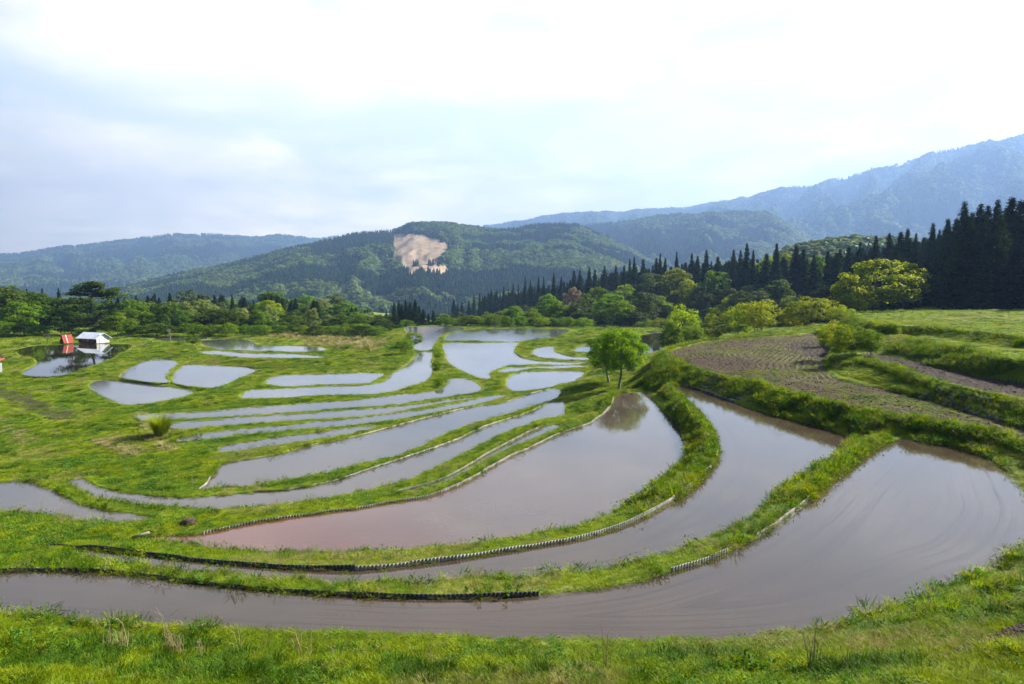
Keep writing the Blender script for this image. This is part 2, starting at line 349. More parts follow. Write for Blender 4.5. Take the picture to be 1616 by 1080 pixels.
class MB:
    """collects quads/tris given as polygons"""
    def __init__(s): s.v = []; s.f = []; s.mi = []
    def add(s, vs, fs, mi=0):
        b = len(s.v); s.v += [tuple(v) for v in vs]; s.f += [tuple(i + b for i in f) for f in fs]; s.mi += [mi] * len(fs)
    def box(s, c, sz, rz=0, mi=0, M=None):
        hx, hy, hz = sz[0] / 2, sz[1] / 2, sz[2] / 2
        vs = [Vector((x, y, z)) for z in (-hz, hz) for x, y in ((-hx, -hy), (hx, -hy), (hx, hy), (-hx, hy))]
        m = Matrix.Rotation(rz, 3, 'Z') if M is None else M
        s.add([m @ v + Vector(c) for v in vs], [(0, 3, 2, 1), (4, 5, 6, 7), (0, 1, 5, 4), (1, 2, 6, 5), (2, 3, 7, 6), (3, 0, 4, 7)], mi)
    def tube(s, pts, rad, n=6, mi=0, cap=True):
        pts = [Vector(p) for p in pts]; rings = []
        for i, p in enumerate(pts):
            d = (pts[min(i + 1, len(pts) - 1)] - pts[max(i - 1, 0)]).normalized()
            a = d.orthogonal().normalized() if i == 0 else (pa - d * pa.dot(d)).normalized()
            pa = a; b = d.cross(a)
            rings.append([p + (a * math.cos(t) + b * math.sin(t)) * rad[i] for t in (2 * math.pi * k / n for k in range(n))])
        vs = [v for r_ in rings for v in r_]; fs = []
        for i in range(len(pts) - 1):
            for k in range(n):
                fs.append((i * n + k, i * n + (k + 1) % n, (i + 1) * n + (k + 1) % n, (i + 1) * n + k))
        if cap: fs += [tuple(range(n))[::-1], tuple((len(pts) - 1) * n + k for k in range(n))]
        s.add(vs, fs, mi)
    def mesh(s, name, mats, smooth=False):
        me = bpy.data.meshes.new(name); me.from_pydata(s.v, [], s.f)
        for m in (mats if isinstance(mats, list) else [mats]): me.materials.append(m)
        me.polygons.foreach_set('material_index', s.mi)
        if smooth: me.polygons.foreach_set('use_smooth', [True] * len(s.f))
        me.update(); return me
    def obj(s, name, mats, parent=None, smooth=False, loc=None): return link(s.mesh(name, mats, smooth), name, parent, loc)

# ------------------------------------------------------------ materials
def new_mat(name):
    m = bpy.data.materials.new(name); m.use_nodes = True
    t = m.node_tree; t.nodes.clear()
    return m, NT(t)
def finish(N, shader):
    N.n('ShaderNodeOutputMaterial', {0: shader})
def foliage(name, a, b, c=None, trans=0.35, nscale=.35, var=1.0, rough=.6, spec=.1):
    """leaf/blade material: colours a..b by patch noise, c by object"""
    m, N = new_mat(name)
    g = N.n('ShaderNodeNewGeometry').outputs['Position']
    oi = N.n('ShaderNodeObjectInfo').outputs['Random']
    n = N.noise(g, nscale, 4, .6)
    f = N.mapr(n, .36, .64)
    col = N.mix(f, c3(*a), c3(*b))
    if c: col = N.mix(N.math('MULTIPLY', N.mapr(oi, .45, 1.0), var, clamp=True), col, c3(*c))
    hs = N.n('ShaderNodeHueSaturation', {'Hue': N.mapr(oi, 0, 1, .485, .515, False), 'Saturation': 1.0, 'Value': N.mapr(N.math('FRACT', N.math('MULTIPLY', oi, 7.3)), 0, 1, .75, 1.25, False), 'Fac': 1.0, 'Color': col}).outputs[0]
    d = N.n('ShaderNodeBsdfPrincipled', {'Base Color': hs, 'Roughness': rough, 'Specular IOR Level': spec})
    tr = N.n('ShaderNodeBsdfTranslucent', {'Color': N.n('ShaderNodeHueSaturation', {'Hue': .49, 'Saturation': 1.1, 'Value': 1.25, 'Fac': 1.0, 'Color': hs}).outputs[0]})
    mx = N.n('ShaderNodeMixShader', {0: trans, 1: d.outputs[0], 2: tr.outputs[0]})
    finish(N, mx.outputs[0])
    return m
def plain(name, a, b=None, rough=.8, nscale=2.0, metal=0.0, bump=0.0, stretch=(1, 1, 1)):
    m, N = new_mat(name)
    g = N.n('ShaderNodeTexCoord').outputs['Object']
    v = N.n('ShaderNodeVectorMath', {0: g, 1: stretch}, operation='MULTIPLY').outputs[0]
    n = N.noise(v, nscale, 5, .6)
    col = N.mix(N.mapr(n, .35, .65), c3(*a), c3(*(b or a)))
    ins = {'Base Color': col, 'Roughness': rough, 'Metallic': metal}
    if bump: ins['Normal'] = N.n('ShaderNodeBump', {'Strength': bump, 'Distance': .05, 'Height': N.noise(v, nscale * 3, 5, .7)}).outputs[0]
    finish(N, N.n('ShaderNodeBsdfPrincipled', ins).outputs[0])
    return m

M_bark = plain('bark', (.05, .038, .028), (.12, .10, .08), .9, 6, bump=.8, stretch=(1, 1, .25))
M_barkpale = plain('pale_bark', (.16, .14, .12), (.30, .27, .23), .9, 6, bump=.6, stretch=(1, 1, .25))
M_conifer = foliage('cedar_needles', (.010, .026, .007), (.028, .052, .010), (.036, .056, .012), .15, .25, spec=0.0)
M_conifer_far = foliage('cedar_needles_far', (.012, .032, .016), (.028, .060, .026), (.03, .05, .03), .15, .1, spec=0.0)
M_green = foliage('leaves_mid_green', (.08, .16, .008), (.16, .26, .010), (.13, .22, .010), .5, .3)
M_yellow = foliage('leaves_yellow_green', (.13, .21, .006), (.27, .33, .010), (.22, .30, .008), .52, .3)
M_deep = foliage('leaves_deep_green', (.045, .09, .008), (.085, .15, .010), (.07, .13, .010), .4, .3)
M_olive = foliage('leaves_olive', (.05, .085, .018), (.09, .13, .025), (.08, .11, .03), .3, .3)
M_blossom = foliage('leaves_pale_brown', (.16, .15, .09), (.24, .20, .12), (.22, .21, .10), .3, .3)
M_palegreen = foliage('leaves_pale_green', (.15, .22, .05), (.24, .30, .08), (.22, .26, .07), .35, .3)
M_bright = foliage('leaves_bright_green', (.085, .22, .006), (.17, .33, .008), (.12, .27, .008), .5, .8)
M_pine = foliage('pine_needles', (.045, .08, .012), (.10, .15, .018), (.07, .12, .015), .3, .3)
M_grass = foliage('grass_blades', (.15, .245, .004), (.26, .335, .006), (.22, .28, .008), .38, .25)
M_lush = foliage('lush_grass_blades', (.045, .12, .006), (.085, .18, .008), (.07, .15, .008), .35, .4)
M_weed = foliage('weed_leaves', (.06, .16, .010), (.13, .25, .02), (.1, .2, .03), .35, .5)
M_straw = foliage('dry_straw', (.34, .27, .14), (.50, .42, .24), (.42, .33, .18), .25, .8)
M_straw_g = foliage('half_dry_grass', (.20, .22, .05), (.34, .30, .12), (.28, .26, .08), .3, .5)
M_flower = plain('white_petals', (.75, .75, .7), (.85, .85, .8), .6)

def ground_mat():
    m, N = new_mat('terrace_ground')
    g = N.n('ShaderNodeNewGeometry').outputs['Position']
    att = N.n('ShaderNodeAttribute', attribute_name='mask').outputs['Vector']
    s3 = N.n('ShaderNodeSeparateXYZ', {0: att}); soil, dark, dry = s3.outputs
    fd = N.n('ShaderNodeAttribute', attribute_name='fd').outputs['Fac']
    nA = N.noise(g, .12, 5, .6); nB = N.noise(g, 1.1, 5, .65); nC = N.noise(g, 7, 4, .7); nD = N.noise(g, .035, 3, .5)
    gr = N.mix(N.mapr(nA, .35, .65), c3(.135, .205, .005), (.215, .28, .007, 1))
    gr = N.mix(N.math('MULTIPLY', N.mapr(nB, .42, .70), .55), gr, c3(.06, .13, .010))
    gr = N.mix(N.math('MULTIPLY', N.mapr(nC, .45, .8), .5), gr, c3(.11, .14, .03))
    gr = N.mix(N.math('MULTIPLY', dry, N.mapr(nB, .3, .6, .3, 1.0)), gr, c3(.27, .24, .09))
    so = N.mix(N.mapr(nC, .3, .7), c3(.036, .024, .015), c3(.095, .062, .038))
    so = N.mix(N.mapr(nB, .35, .7), so, c3(.062, .043, .028))
    # weeds in rows on the tilled field
    rowv = N.math('SINE', N.math('ADD', N.math('MULTIPLY', fd, 12.1), N.math('MULTIPLY', nA, 9.0)))
    wm = N.math('MULTIPLY', N.mapr(N.math('ADD', N.math('MULTIPLY', rowv, .16), N.math('ADD', N.math('MULTIPLY', nB, .9), N.math('MULTIPLY', nC, .5))), .55, .9), N.mapr(N.noise(g, .09, 3), .34, .6))
    tilled = N.mix(N.math('MULTIPLY', wm, .9), so, c3(.10, .13, .012))
    dk = N.mix(N.mapr(nC, .3, .7), c3(.025, .019, .016), c3(.075, .058, .046))
    dk = N.mix(N.math('MULTIPLY', N.mapr(nC, .62, .8), .5), dk, c3(.14, .13, .12))
    col = N.mix(soil, gr, tilled)
    col = N.mix(dark, col, dk)
    bmp = N.n('ShaderNodeBump', {'Strength': .9, 'Distance': .12, 'Height': N.math('ADD', nC, N.math('MULTIPLY', N.noise(g, 22, 3, .7), .5))}).outputs[0]
    finish(N, N.n('ShaderNodeBsdfPrincipled', {'Base Color': col, 'Roughness': .9, 'Specular IOR Level': .15, 'Normal': bmp}).outputs[0])
    return m
M_ground = ground_mat()

def water_mat(name, mud=(.058, .048, .042), streak=1.0, red=None, rough=.03, ior=1.54, bstr=.12):
    m, N = new_mat(name)
    g = N.n('ShaderNodeNewGeometry').outputs['Position']
    fd = N.n('ShaderNodeAttribute', attribute_name='fd').outputs['Fac']
    s = N.n('ShaderNodeSeparateXYZ', {0: g})
    v = N.n('ShaderNodeCombineXYZ', {0: N.math('MULTIPLY', s.outputs[0], .07), 1: N.math('MULTIPLY', s.outputs[1], .07), 2: N.math('MULTIPLY', fd, 7.5)}).outputs[0]
    st = N.noise(v, 1.0, 5, .65)
    v2 = N.n('ShaderNodeCombineXYZ', {0: N.math('MULTIPLY', s.outputs[0], .35), 1: N.math('MULTIPLY', s.outputs[1], .35), 2: N.math('MULTIPLY', fd, 15)}).outputs[0]
    st2 = N.noise(v2, 1.0, 4, .6)
    big = N.noise(g, .13, 4, .55)
    a = tuple(x * .8 for x in mud); b = tuple(x * 1.3 for x in mud)
    col = N.mix(N.mapr(big, .3, .7), c3(*a), c3(*b))
    if red: col = N.mix(N.mapr(N.math('ADD', s.outputs[0], N.math('MULTIPLY', N.math('SUBTRACT', big, .5), 14)), red[1], red[2], 1, 0), col, c3(*red[0]))
    clod = N.math('MULTIPLY', N.math('MULTIPLY', N.mapr(st, .44, .70), N.mapr(st2, .35, .6, .5, 1.0)), min(.8, streak * .30))
    col = N.mix(clod, col, c3(mud[0] * .35, mud[1] * .35, mud[2] * .4))
    col = N.mix(N.math('MULTIPLY', N.mapr(st2, .58, .75), .30 * streak), col, c3(mud[0] * .5, mud[1] * .45, mud[2] * .45))
    # clods breaking the surface spoil the mirror a little
    rg = N.math('ADD', rough, N.math('MULTIPLY', clod, .3))
    hgt = N.math('ADD', N.math('MULTIPLY', st, .4 * streak), N.math('MULTIPLY', N.noise(g, 3.0, 3, .5), .5))
    bmp = N.n('ShaderNodeBump', {'Strength': bstr, 'Distance': .02, 'Height': hgt}).outputs[0]
    finish(N, N.n('ShaderNodeBsdfPrincipled', {'Base Color': col, 'Roughness': rg, 'IOR': ior, 'Specular IOR Level': .5, 'Normal': bmp}).outputs[0])
    return m
M_water = water_mat('muddy_water')
M_water_near = water_mat('muddy_water_near', (.058, .041, .029), 2.0)
M_water_red = water_mat('reddish_water', (.08, .06, .052), .8, ((.125, .050, .036), -12, 2))
M_water_pond = water_mat('pond_water', (.022, .020, .010), .1, rough=.015)
M_water_far = water_mat('far_water', (.08, .08, .085), .2, rough=.07, ior=1.8, bstr=.25)

# ------------------------------------------------------------ ground sheet and water
angs = np.r_[np.arange(-180, -57, 4), np.arange(-54, -42, .25), np.arange(-42, 42.01, .075), np.arange(42.25, 54.1, .25), np.arange(57, 180, 4)] * math.pi / 180
rad = [1.0, 2.0, 3.0, 4.0]
while rad[-1] < 330: rad.append(rad[-1] * (1.05 if rad[-1] < 8.5 else 1.0046))
while rad[-1] < 7000: rad.append(rad[-1] * 1.05)
rad = np.array(rad)
AA, RR = np.meshgrid(angs, rad)
X = (RR * np.sin(AA)).ravel(); Y = (RR * np.cos(AA)).ravel()
Z, DN, INS, DI = ground(X, Y, True)
keys = list(POLY)
kid = {k: i for i, k in enumerate(keys)}
soil = (INS == kid['tilled']).astype(np.float32)
dark = (INS == kid['dark']).astype(np.float32)
wet = np.zeros(X.shape, bool)
for k in PAD: wet |= INS == kid[k]
dark[wet] = 1.0
dry = sstep(.5, .75, fbm(X * .05, Y * .05, 4, 21)) * .5
PATCH = {  # bare or withered patches of the land: (kind, level, outline)
    'mud_left': ('dark', 14.1, [(-60,610),(0,612),(40,622),(72,634),(110,645),(122,660),(95,668),(60,662),(35,640),(0,630),(-60,630)]),
    'mud_left_top': ('dark', 14.2, [(-60,600),(0,600),(25,603),(10,608),(-60,612)]),
    'mud_hut': ('dark', 14.0, [(215,541),(245,541),(240,545),(222,547)]),
    'mud_bank': ('dark', 13.9, [(262,551),(275,549),(272,560),(268,568),(252,565)]),
    'clods_right': ('dark', 6.6, [(1470,1022),(1510,1000),(1560,985),(1616,965),(1700,940),(1700,985),(1616,1010),(1560,1024),(1510,1030)]),
    'wither_a': ('dry', 12.6, [(150,700),(190,690),(230,705),(220,725),(180,715)]),
    'wither_b': ('dry', 13.2, [(230,670),(262,690),(290,730),(262,735),(225,700)]),
    'wither_c': ('dry', 13.6, [(0,660),(22,672),(60,700),(40,715),(0,690)]),
    'wither_e': ('dry', 13.0, [(640,595),(672,600),(650,610),(625,618),(615,612)]),
    'wither_f': ('dry', 15.0, [(360,548),(420,530),(520,520),(600,540),(620,560),(560,560),(500,545),(430,545)]),
    'stub_field': ('stub', 13.7, [(318,568),(400,567),(470,568),(520,572),(470,580),(400,590),(350,575)]),
    'tip_soil': ('dark', 7.8, [(1240,545),(1275,540),(1300,545),(1312,562),(1300,570),(1262,556)]),
}
for k, (kd, L, P) in PATCH.items():
    d, m = sdist(X, Y, at_level(catmull(P), L), 4)
    d = d + (fbm(X * .9, Y * .9, 3, 31) - .5) * (2.2 if k != 'clods_right' else .5)
    wv = sstep(.5 if k != 'clods_right' else .12, -.5 if k != 'clods_right' else -.12, d) * m
    if kd == 'dark': dark = np.maximum(dark, wv * (.85 if 'left' in k else 1.0))
    elif kd == 'stub': soil = np.maximum(soil, wv * .75)
    else: dry = np.maximum(dry, wv)
fd = np.where(DI > 0, DI, -np.minimum(DN, 5))
nr, na = RR.shape
idx = np.arange(nr * na).reshape(nr, na)
F = np.stack([idx[:-1, :-1], idx[:-1, 1:], idx[1:, 1:], idx[1:, :-1]], -1).reshape(-1, 4)[:, ::-1]
Fw = np.stack([idx[:-1, -1], idx[:-1, 0], idx[1:, 0], idx[1:, -1]], -1)[:, ::-1]
FA = np.vstack([F, Fw])
g_o = link(mesh_np('ground', np.stack([X, Y, Z], -1), FA, M_ground, True, {'mask': np.stack([soil, dark, dry], -1), 'fd': fd}), 'ground')
tag(g_o, kind='structure', label='grassy terraced hillside with earth banks')
for k in PAD:
    d, m = sdist(X, Y, POLY[k], 1.5)
    near = d < (.3 if k not in ('V',) else .2)
    fsel = F[near[F].any(1)]
    if not len(fsel): continue
    u, inv = np.unique(fsel, return_inverse=True)
    V = np.stack([X[u], Y[u], np.full(len(u), LEV[k])], -1)
    mt = {'A': M_water_near, 'B': M_water_near, 'C': M_water_red, 'R': M_water_pond, 'P': M_water_pond}.get(k, M_water if POLY[k][:, 1].mean() < 75 else M_water_far)
    o = link(mesh_np('paddy_water', V, inv.reshape(-1, 4), mt, True, {'fd': -d[u]}), 'paddy_water')
    tag(o, kind='structure', label='flooded rice paddy')
print('ground done', len(X))
#@@TERRAIN_END

# ------------------------------------------------------------ scattering of uncountable growth (grass, far forest) as one object each
def scatter(name, P, scl, rz, vidx, protos, label, tilt=None):
    me = bpy.data.meshes.new(name)
    P = np.asarray(P, np.float32); me.vertices.add(len(P)); me.vertices.foreach_set('co', P.ravel())
    at = me.attributes.new('scl', 'FLOAT_VECTOR', 'POINT'); at.data.foreach_set('vector', np.asarray(scl, np.float32).ravel())
    rot = np.zeros((len(P), 3), np.float32); rot[:, 2] = rz
    if tilt is not None: rot[:, :2] = tilt
    at = me.attributes.new('rot', 'FLOAT_VECTOR', 'POINT'); at.data.foreach_set('vector', rot.ravel())
    at = me.attributes.new('vidx', 'INT', 'POINT'); at.data.foreach_set('value', np.asarray(vidx, np.int32))
    o = link(me, name)
    g = bpy.data.node_groups.new(name, 'GeometryNodeTree')
    g.interface.new_socket('Geometry', in_out='INPUT', socket_type='NodeSocketGeometry')
    g.interface.new_socket('Geometry', in_out='OUTPUT', socket_type='NodeSocketGeometry')
    N = NT(g); gi = N.n('NodeGroupInput'); go = N.n('NodeGroupOutput'); jn = N.n('GeometryNodeJoinGeometry')
    s_ = N.n('GeometryNodeInputNamedAttribute', {'Name': 'scl'}, data_type='FLOAT_VECTOR').outputs[0]
    r_ = N.n('GeometryNodeInputNamedAttribute', {'Name': 'rot'}, data_type='FLOAT_VECTOR').outputs[0]
    v_ = N.n('GeometryNodeInputNamedAttribute', {'Name': 'vidx'}, data_type='INT').outputs[0]
    re = N.n('FunctionNodeEulerToRotation', {0: r_}).outputs[0]
    for i, pr in enumerate(protos):
        src = bpy.data.objects.new(name + '_source', pr)
        oi = N.n('GeometryNodeObjectInfo', {'Object': src, 'As Instance': True})
        sel = N.n('FunctionNodeCompare', {2: v_, 3: i}, data_type='INT', operation='EQUAL').outputs[0]
        ip = N.n('GeometryNodeInstanceOnPoints', {'Points': gi.outputs[0], 'Selection': sel, 'Instance': oi.outputs['Geometry'], 'Rotation': re, 'Scale': s_})
        g.links.new(ip.outputs[0], jn.inputs[0])
    g.links.new(jn.outputs[0], go.inputs[0])
    o.modifiers.new('growth', 'NODES').node_group = g
    return tag(o, label, kind='stuff')

def in_poly(px, py, P):
    c = np.zeros(px.shape, bool); P = np.asarray(P, float)
    for (ax, ay), (bx, by) in zip(P, np.roll(P, -1, 0)):
        if ay != by: c ^= ((ay > py) != (by > py)) & (px < (bx - ax) * (py - ay) / (by - ay) + ax)
    return c
def to_px(V):
    d = np.asarray(V, float) - np.array([0, 0, CAMZ])
    zc = d[..., 1] * cp - d[..., 2] * sp_
    yc = d[..., 1] * sp_ + d[..., 2] * cp
    return 808 + F_PX * d[..., 0] / zc, 540 - F_PX * yc / zc

# ------------------------------------------------------------ far woods: low trees for the mountain sides
def far_conifer(seed, mat):
    r_ = random.Random(seed); V = []; Fc = []
    n = 7
    for t in range(4):
        z0 = .12 + t * .2; z1 = min(1.0, z0 + .36); r0 = .24 * (1 - t * .21) * r_.uniform(.9, 1.1)
        b = len(V); V.append((r_.uniform(-.01, .01), r_.uniform(-.01, .01), z1))
        for k in range(n):
            a = 2 * math.pi * (k + r_.random() * .5) / n; q = r0 * r_.uniform(.7, 1.2)
            V.append((q * math.cos(a), q * math.sin(a), z0 + r_.uniform(-.04, .04)))
        for k in range(n): Fc.append((b, b + 1 + k, b + 1 + (k + 1) % n))
    return mesh_np('far_conifer', V, Fc, mat)
def far_broadleaf(seed, mat):
    r_ = np.random.default_rng(seed)
    V = []; Fc = []
    for c in range(60):
        a = r_.uniform(0, 6.28); e = r_.uniform(-.3, 1.0); q = .33 * math.sqrt(max(0, 1 - max(0, e) ** 2)) * r_.uniform(.65, 1.1)
        ctr = np.array([q * math.cos(a), q * math.sin(a), .55 + e * .38 * r_.uniform(.7, 1.1)])
        nrm = ctr - np.array([0, 0, .4]); nrm /= np.linalg.norm(nrm); nrm += r_.normal(0, .35, 3); nrm /= np.linalg.norm(nrm)
        u = np.cross(nrm, [0, 0, 1.0]); u /= np.linalg.norm(u) + 1e-6; v = np.cross(nrm, u); s = r_.uniform(.10, .17)
        b = len(V)
        for k in range(4):
            t = math.pi / 2 * k + r_.uniform(-.3, .3); V.append(ctr + (u * math.cos(t) + v * math.sin(t)) * s - nrm * (.03 if k % 2 else 0))
        Fc.append((b, b + 1, b + 2)); Fc.append((b, b + 2, b + 3))
    return mesh_np('far_broadleaf', V, Fc, mat)
M_fardec = foliage('far_broad_leaves', (.06, .13, .025), (.13, .21, .03), (.15, .22, .05), .3, .01)
M_fardec2 = foliage('far_spring_leaves', (.13, .19, .045), (.2, .26, .06), (.22, .24, .09), .3, .01)
FC = [far_conifer(i, M_conifer_far) for i in range(3)]
FB = [far_broadleaf(i, M_fardec) for i in range(3)] + [far_broadleaf(9, M_fardec2)]
def hill_mat():
    m, N = new_mat('forested_slope')
    g = N.n('ShaderNodeNewGeometry').outputs['Position']
    t = N.n('ShaderNodeAttribute', attribute_name='kindm').outputs['Vector']
    s3 = N.n('ShaderNodeSeparateXYZ', {0: t})
    n = N.noise(g, .02, 6, .65); n2 = N.noise(g, .11, 3, .6)
    con = N.mix(N.mapr(n2, .3, .7), c3(.012, .028, .014), c3(.03, .06, .025))
    dec = N.mix(N.mapr(n2, .3, .7), c3(.05, .10, .02), c3(.12, .19, .035))
    dec = N.mix(N.math('MULTIPLY', N.mapr(n, .5, .7), .6), dec, c3(.09, .11, .05))
    col = N.mix(s3.outputs[0], con, dec)
    bare = N.mix(N.mapr(n2, .35, .65), c3(.36, .265, .185), c3(.44, .345, .25))
    bare = N.mix(N.math('MULTIPLY', N.mapr(N.noise(g, .06, 5, .7), .48, .62), .3), bare, c3(.26, .18, .13))
    bare = N.mix(N.math('MULTIPLY', N.mapr(N.noise(N.n('ShaderNodeVectorMath', {0: g, 1: (1, .2, .5)}, operation='MULTIPLY').outputs[0], .22, 4, .7), .5, .6), .3), bare, c3(.24, .18, .12))
    bare = N.mix(N.math('MULTIPLY', N.mapr(N.noise(g, .035, 5, .75, 1.5), .58, .62), .55), bare, c3(.10, .14, .05))
    col = N.mix(s3.outputs[1], col, bare)
    amp = N.math('MULTIPLY', N.noise(g, .09, 4, .7), N.math('SUBTRACT', 1.0, N.math('MULTIPLY', s3.outputs[1], .85)))
    b = N.n('ShaderNodeBump', {'Strength': 1.0, 'Distance': 14.0, 'Height': amp}).outputs[0]
    finish(N, N.n('ShaderNodeBsdfPrincipled', {'Base Color': col, 'Roughness': 1.0, 'Specular IOR Level': 0.0, 'Normal': b}).outputs[0])
    return m
M_hill = hill_mat()
BARE = [(620,369),(640,370),(658,369),(676,374),(688,376),(695,383),(708,384),(707,396),(699,410),(690,418),(660,419),(640,421),(621,424)]
BARE2 = [(636,420),(700,419),(712,426),(706,431),(690,433),(680,430),(662,430),(655,435),(648,434),(645,428),(630,426)]
def mountain(name, crest, foot_d, foot_z, treeh, spurs, dec_bias, ntree, lab, tscale, seed, lightsp=(), bare=False, u_n=520, v_n=150, spa=.13):
    """crest: list of (px, py, D). The slope falls from the crest towards the viewer to foot_d metres away."""
    km = 1.0 if foot_d < 400 else 1.25
    treeh *= km; tscale *= km; spurs *= km; foot_d *= km
    cr = np.array([at_dist(a, b, c * km) for a, b, c in crest])
    L = np.r_[0, np.cumsum(np.linalg.norm(np.diff(cr[:, :2], axis=0), axis=1))]
    u = np.linspace(0, L[-1], u_n)
    cx = np.interp(u, L, cr[:, 0]); cy = np.interp(u, L, cr[:, 1]); cz = np.interp(u, L, cr[:, 2]) - treeh
    k = np.ones(9) / 9
    cz = np.convolve(np.pad(cz, 4, 'edge'), k, 'valid')
    cz += (fbm(u / (L[-1] / 60), u * 0, 4, seed) - .5) * (L[-1] * .0035)
    v = np.r_[np.linspace(-.18, 0, 12)[:-1], np.linspace(0, 1, v_n)]
    U, V = np.meshgrid(np.arange(u_n), v)
    ln = np.hypot(cx, cy); fr = foot_d / ln
    fx = cx * fr; fy = cy * fr
    Vc = V
    X = cx[None] * (1 - Vc) + fx[None] * Vc; Y = cy[None] * (1 - Vc) + fy[None] * Vc
    Vp = np.abs(V)
    uu = u[U] / spurs
    # gullies running down the slope, meandering
    warp = (fbm(uu * .8, Vp * 3 + seed, 3, seed + 3) - .5) * 1.6
    rid = 1 - np.abs(2 * fbm(uu + warp, Vp * 1.1 + seed, 4, seed + 5) - 1) * 2.2
    rid2 = 1 - np.abs(2 * fbm(uu * 3.2 + warp * 2, Vp * 4 + seed, 4, seed + 8) - 1) * 2
    H = (cz - foot_z)[None]
    prof = np.where(V > 0, (1 - Vp) ** 1.15, 1 - Vp * 1.5)
    Zm = foot_z + H * prof + H * (spa * rid + .05 * rid2) * np.sin(np.clip(Vp, 0, 1) * math.pi) ** .8 - H * .06 * np.sin(np.clip(Vp, 0, 1) * math.pi)
    PX, PY = to_px(np.stack([X, Y, Zm], -1))
    dm = fbm(X / tscale / 9, Y / tscale / 9, 4, seed + 11) + .10 * (rid - .5) + dec_bias
    for (a, b, ra, rb, s) in lightsp: dm = dm + s * np.exp(-((PX - a) / ra) ** 2 - ((PY - b) / rb) ** 2)
    dec = sstep(.48, .54, dm)
    br = np.zeros(X.shape)
    if bare: br = (in_poly(PX + (fbm(X / 15, Y / 15, 3, 2) - .5) * 10, PY + (fbm(X / 15, Y / 15, 3, 4) - .5) * 6, BARE) | in_poly(PX, PY + (fbm(X / 12, Y / 12, 3, 4) - .5) * 8, BARE2)).astype(float)
    nv_, nu_ = X.shape; idx = np.arange(nv_ * nu_).reshape(nv_, nu_)
    Fq = np.stack([idx[:-1, :-1], idx[1:, :-1], idx[1:, 1:], idx[:-1, 1:]], -1).reshape(-1, 4)
    VV = np.stack([X, Y, Zm], -1).reshape(-1, 3)
    o = link(mesh_np(name, VV, Fq, M_hill, True, {'kindm': np.stack([dec, br, br * 0], -1).reshape(-1, 3)}), name)
    tag(o, kind='structure', label=lab)
    # trees over it, as one mass
    r2 = np.random.default_rng(seed)
    gi = r2.uniform(0, nu_ - 1.01, ntree * 3); gj = r2.uniform(6, nv_ * .97, ntree * 3)
    i0 = gi.astype(int); j0 = gj.astype(int); fi = (gi - i0)[:, None]; fj = (gj - j0)[:, None]
    G = np.stack([X, Y, Zm, dec, br], -1)
    S = (G[j0, i0] * (1 - fi) + G[j0, i0 + 1] * fi) * (1 - fj) + (G[j0 + 1, i0] * (1 - fi) + G[j0 + 1, i0 + 1] * fi) * fj
    ppx, ppy = to_px(S[:, :3])
    ok = (S[:, 4] < .3) & (ppx > -150) & (ppx < 1766)
    S = S[ok][:ntree]
    isd = S[:, 3] > r2.uniform(.2, .8, len(S))
    hgt = np.where(isd, r2.uniform(.75, 1.15, len(S)), r2.uniform(.8, 1.3, len(S))) * tscale
    wd = hgt * np.where(isd, r2.uniform(.9, 1.4, len(S)), r2.uniform(.75, 1.0, len(S)))
    vi = np.where(isd, 3 + r2.integers(0, 4, len(S)), r2.integers(0, 3, len(S)))
    P = S[:, :3].copy(); P[:, 2] -= hgt * .12
    scatter('forest', P, np.stack([wd, wd, hgt], -1), r2.uniform(0, 6.28, len(S)), vi, FC + FB, 'mixed forest covering ' + lab)

mountain('mountain', [(-900,360,5200),(-500,398,5200),(-200,404,5000),(0,399,4900),(30,402,4900),(60,395,4900),(130,387,4900),(180,380,4900),(220,376,4900),(270,371,4900),(320,369,4900),(360,374,4900),(400,373,4900),(440,370,4900),(470,371,4900),(500,378,4900),(540,374,4900),(640,372,5000),(800,380,5000),(1000,390,5000)],
         2600, CAMZ - 60, 14, 420, .02, 26000, 'the far mountain range on the left', 26, 41)
mountain('mountain', [(600,380,5600),(700,366,5600),(820,349,5600),(850,343,5600),(880,340,5500),(980,334,5400),(1080,327,5200),(1180,313,5000),(1230,298,4700),(1300,290,4500),(1350,275,4400),(1400,265,4300),(1480,240,4200),(1550,226,4100),(1580,222,4100),(1616,213,4100),(1700,200,4100),(1900,200,4000),(2200,220,4000)],
         2100, CAMZ - 60, 14, 330, .05, 34000, 'the high mountain ridge on the right', 24, 57, v_n=170, spa=.2)
mountain('mountain', [(760,420,3000),(850,372,2900),(900,356,2800),(960,352,2700),(1000,347,2600),(1050,338,2500),(1090,337,2450),(1130,335,2400),(1180,332,2400),(1215,334,2350),(1240,350,2300),(1270,372,2250),(1300,400,2200),(1400,430,2100)],
         1350, CAMZ - 60, 12, 230, .05, 20000, 'the middle ridge right of centre', 18, 63, lightsp=((1140,370,60,14,.06),))
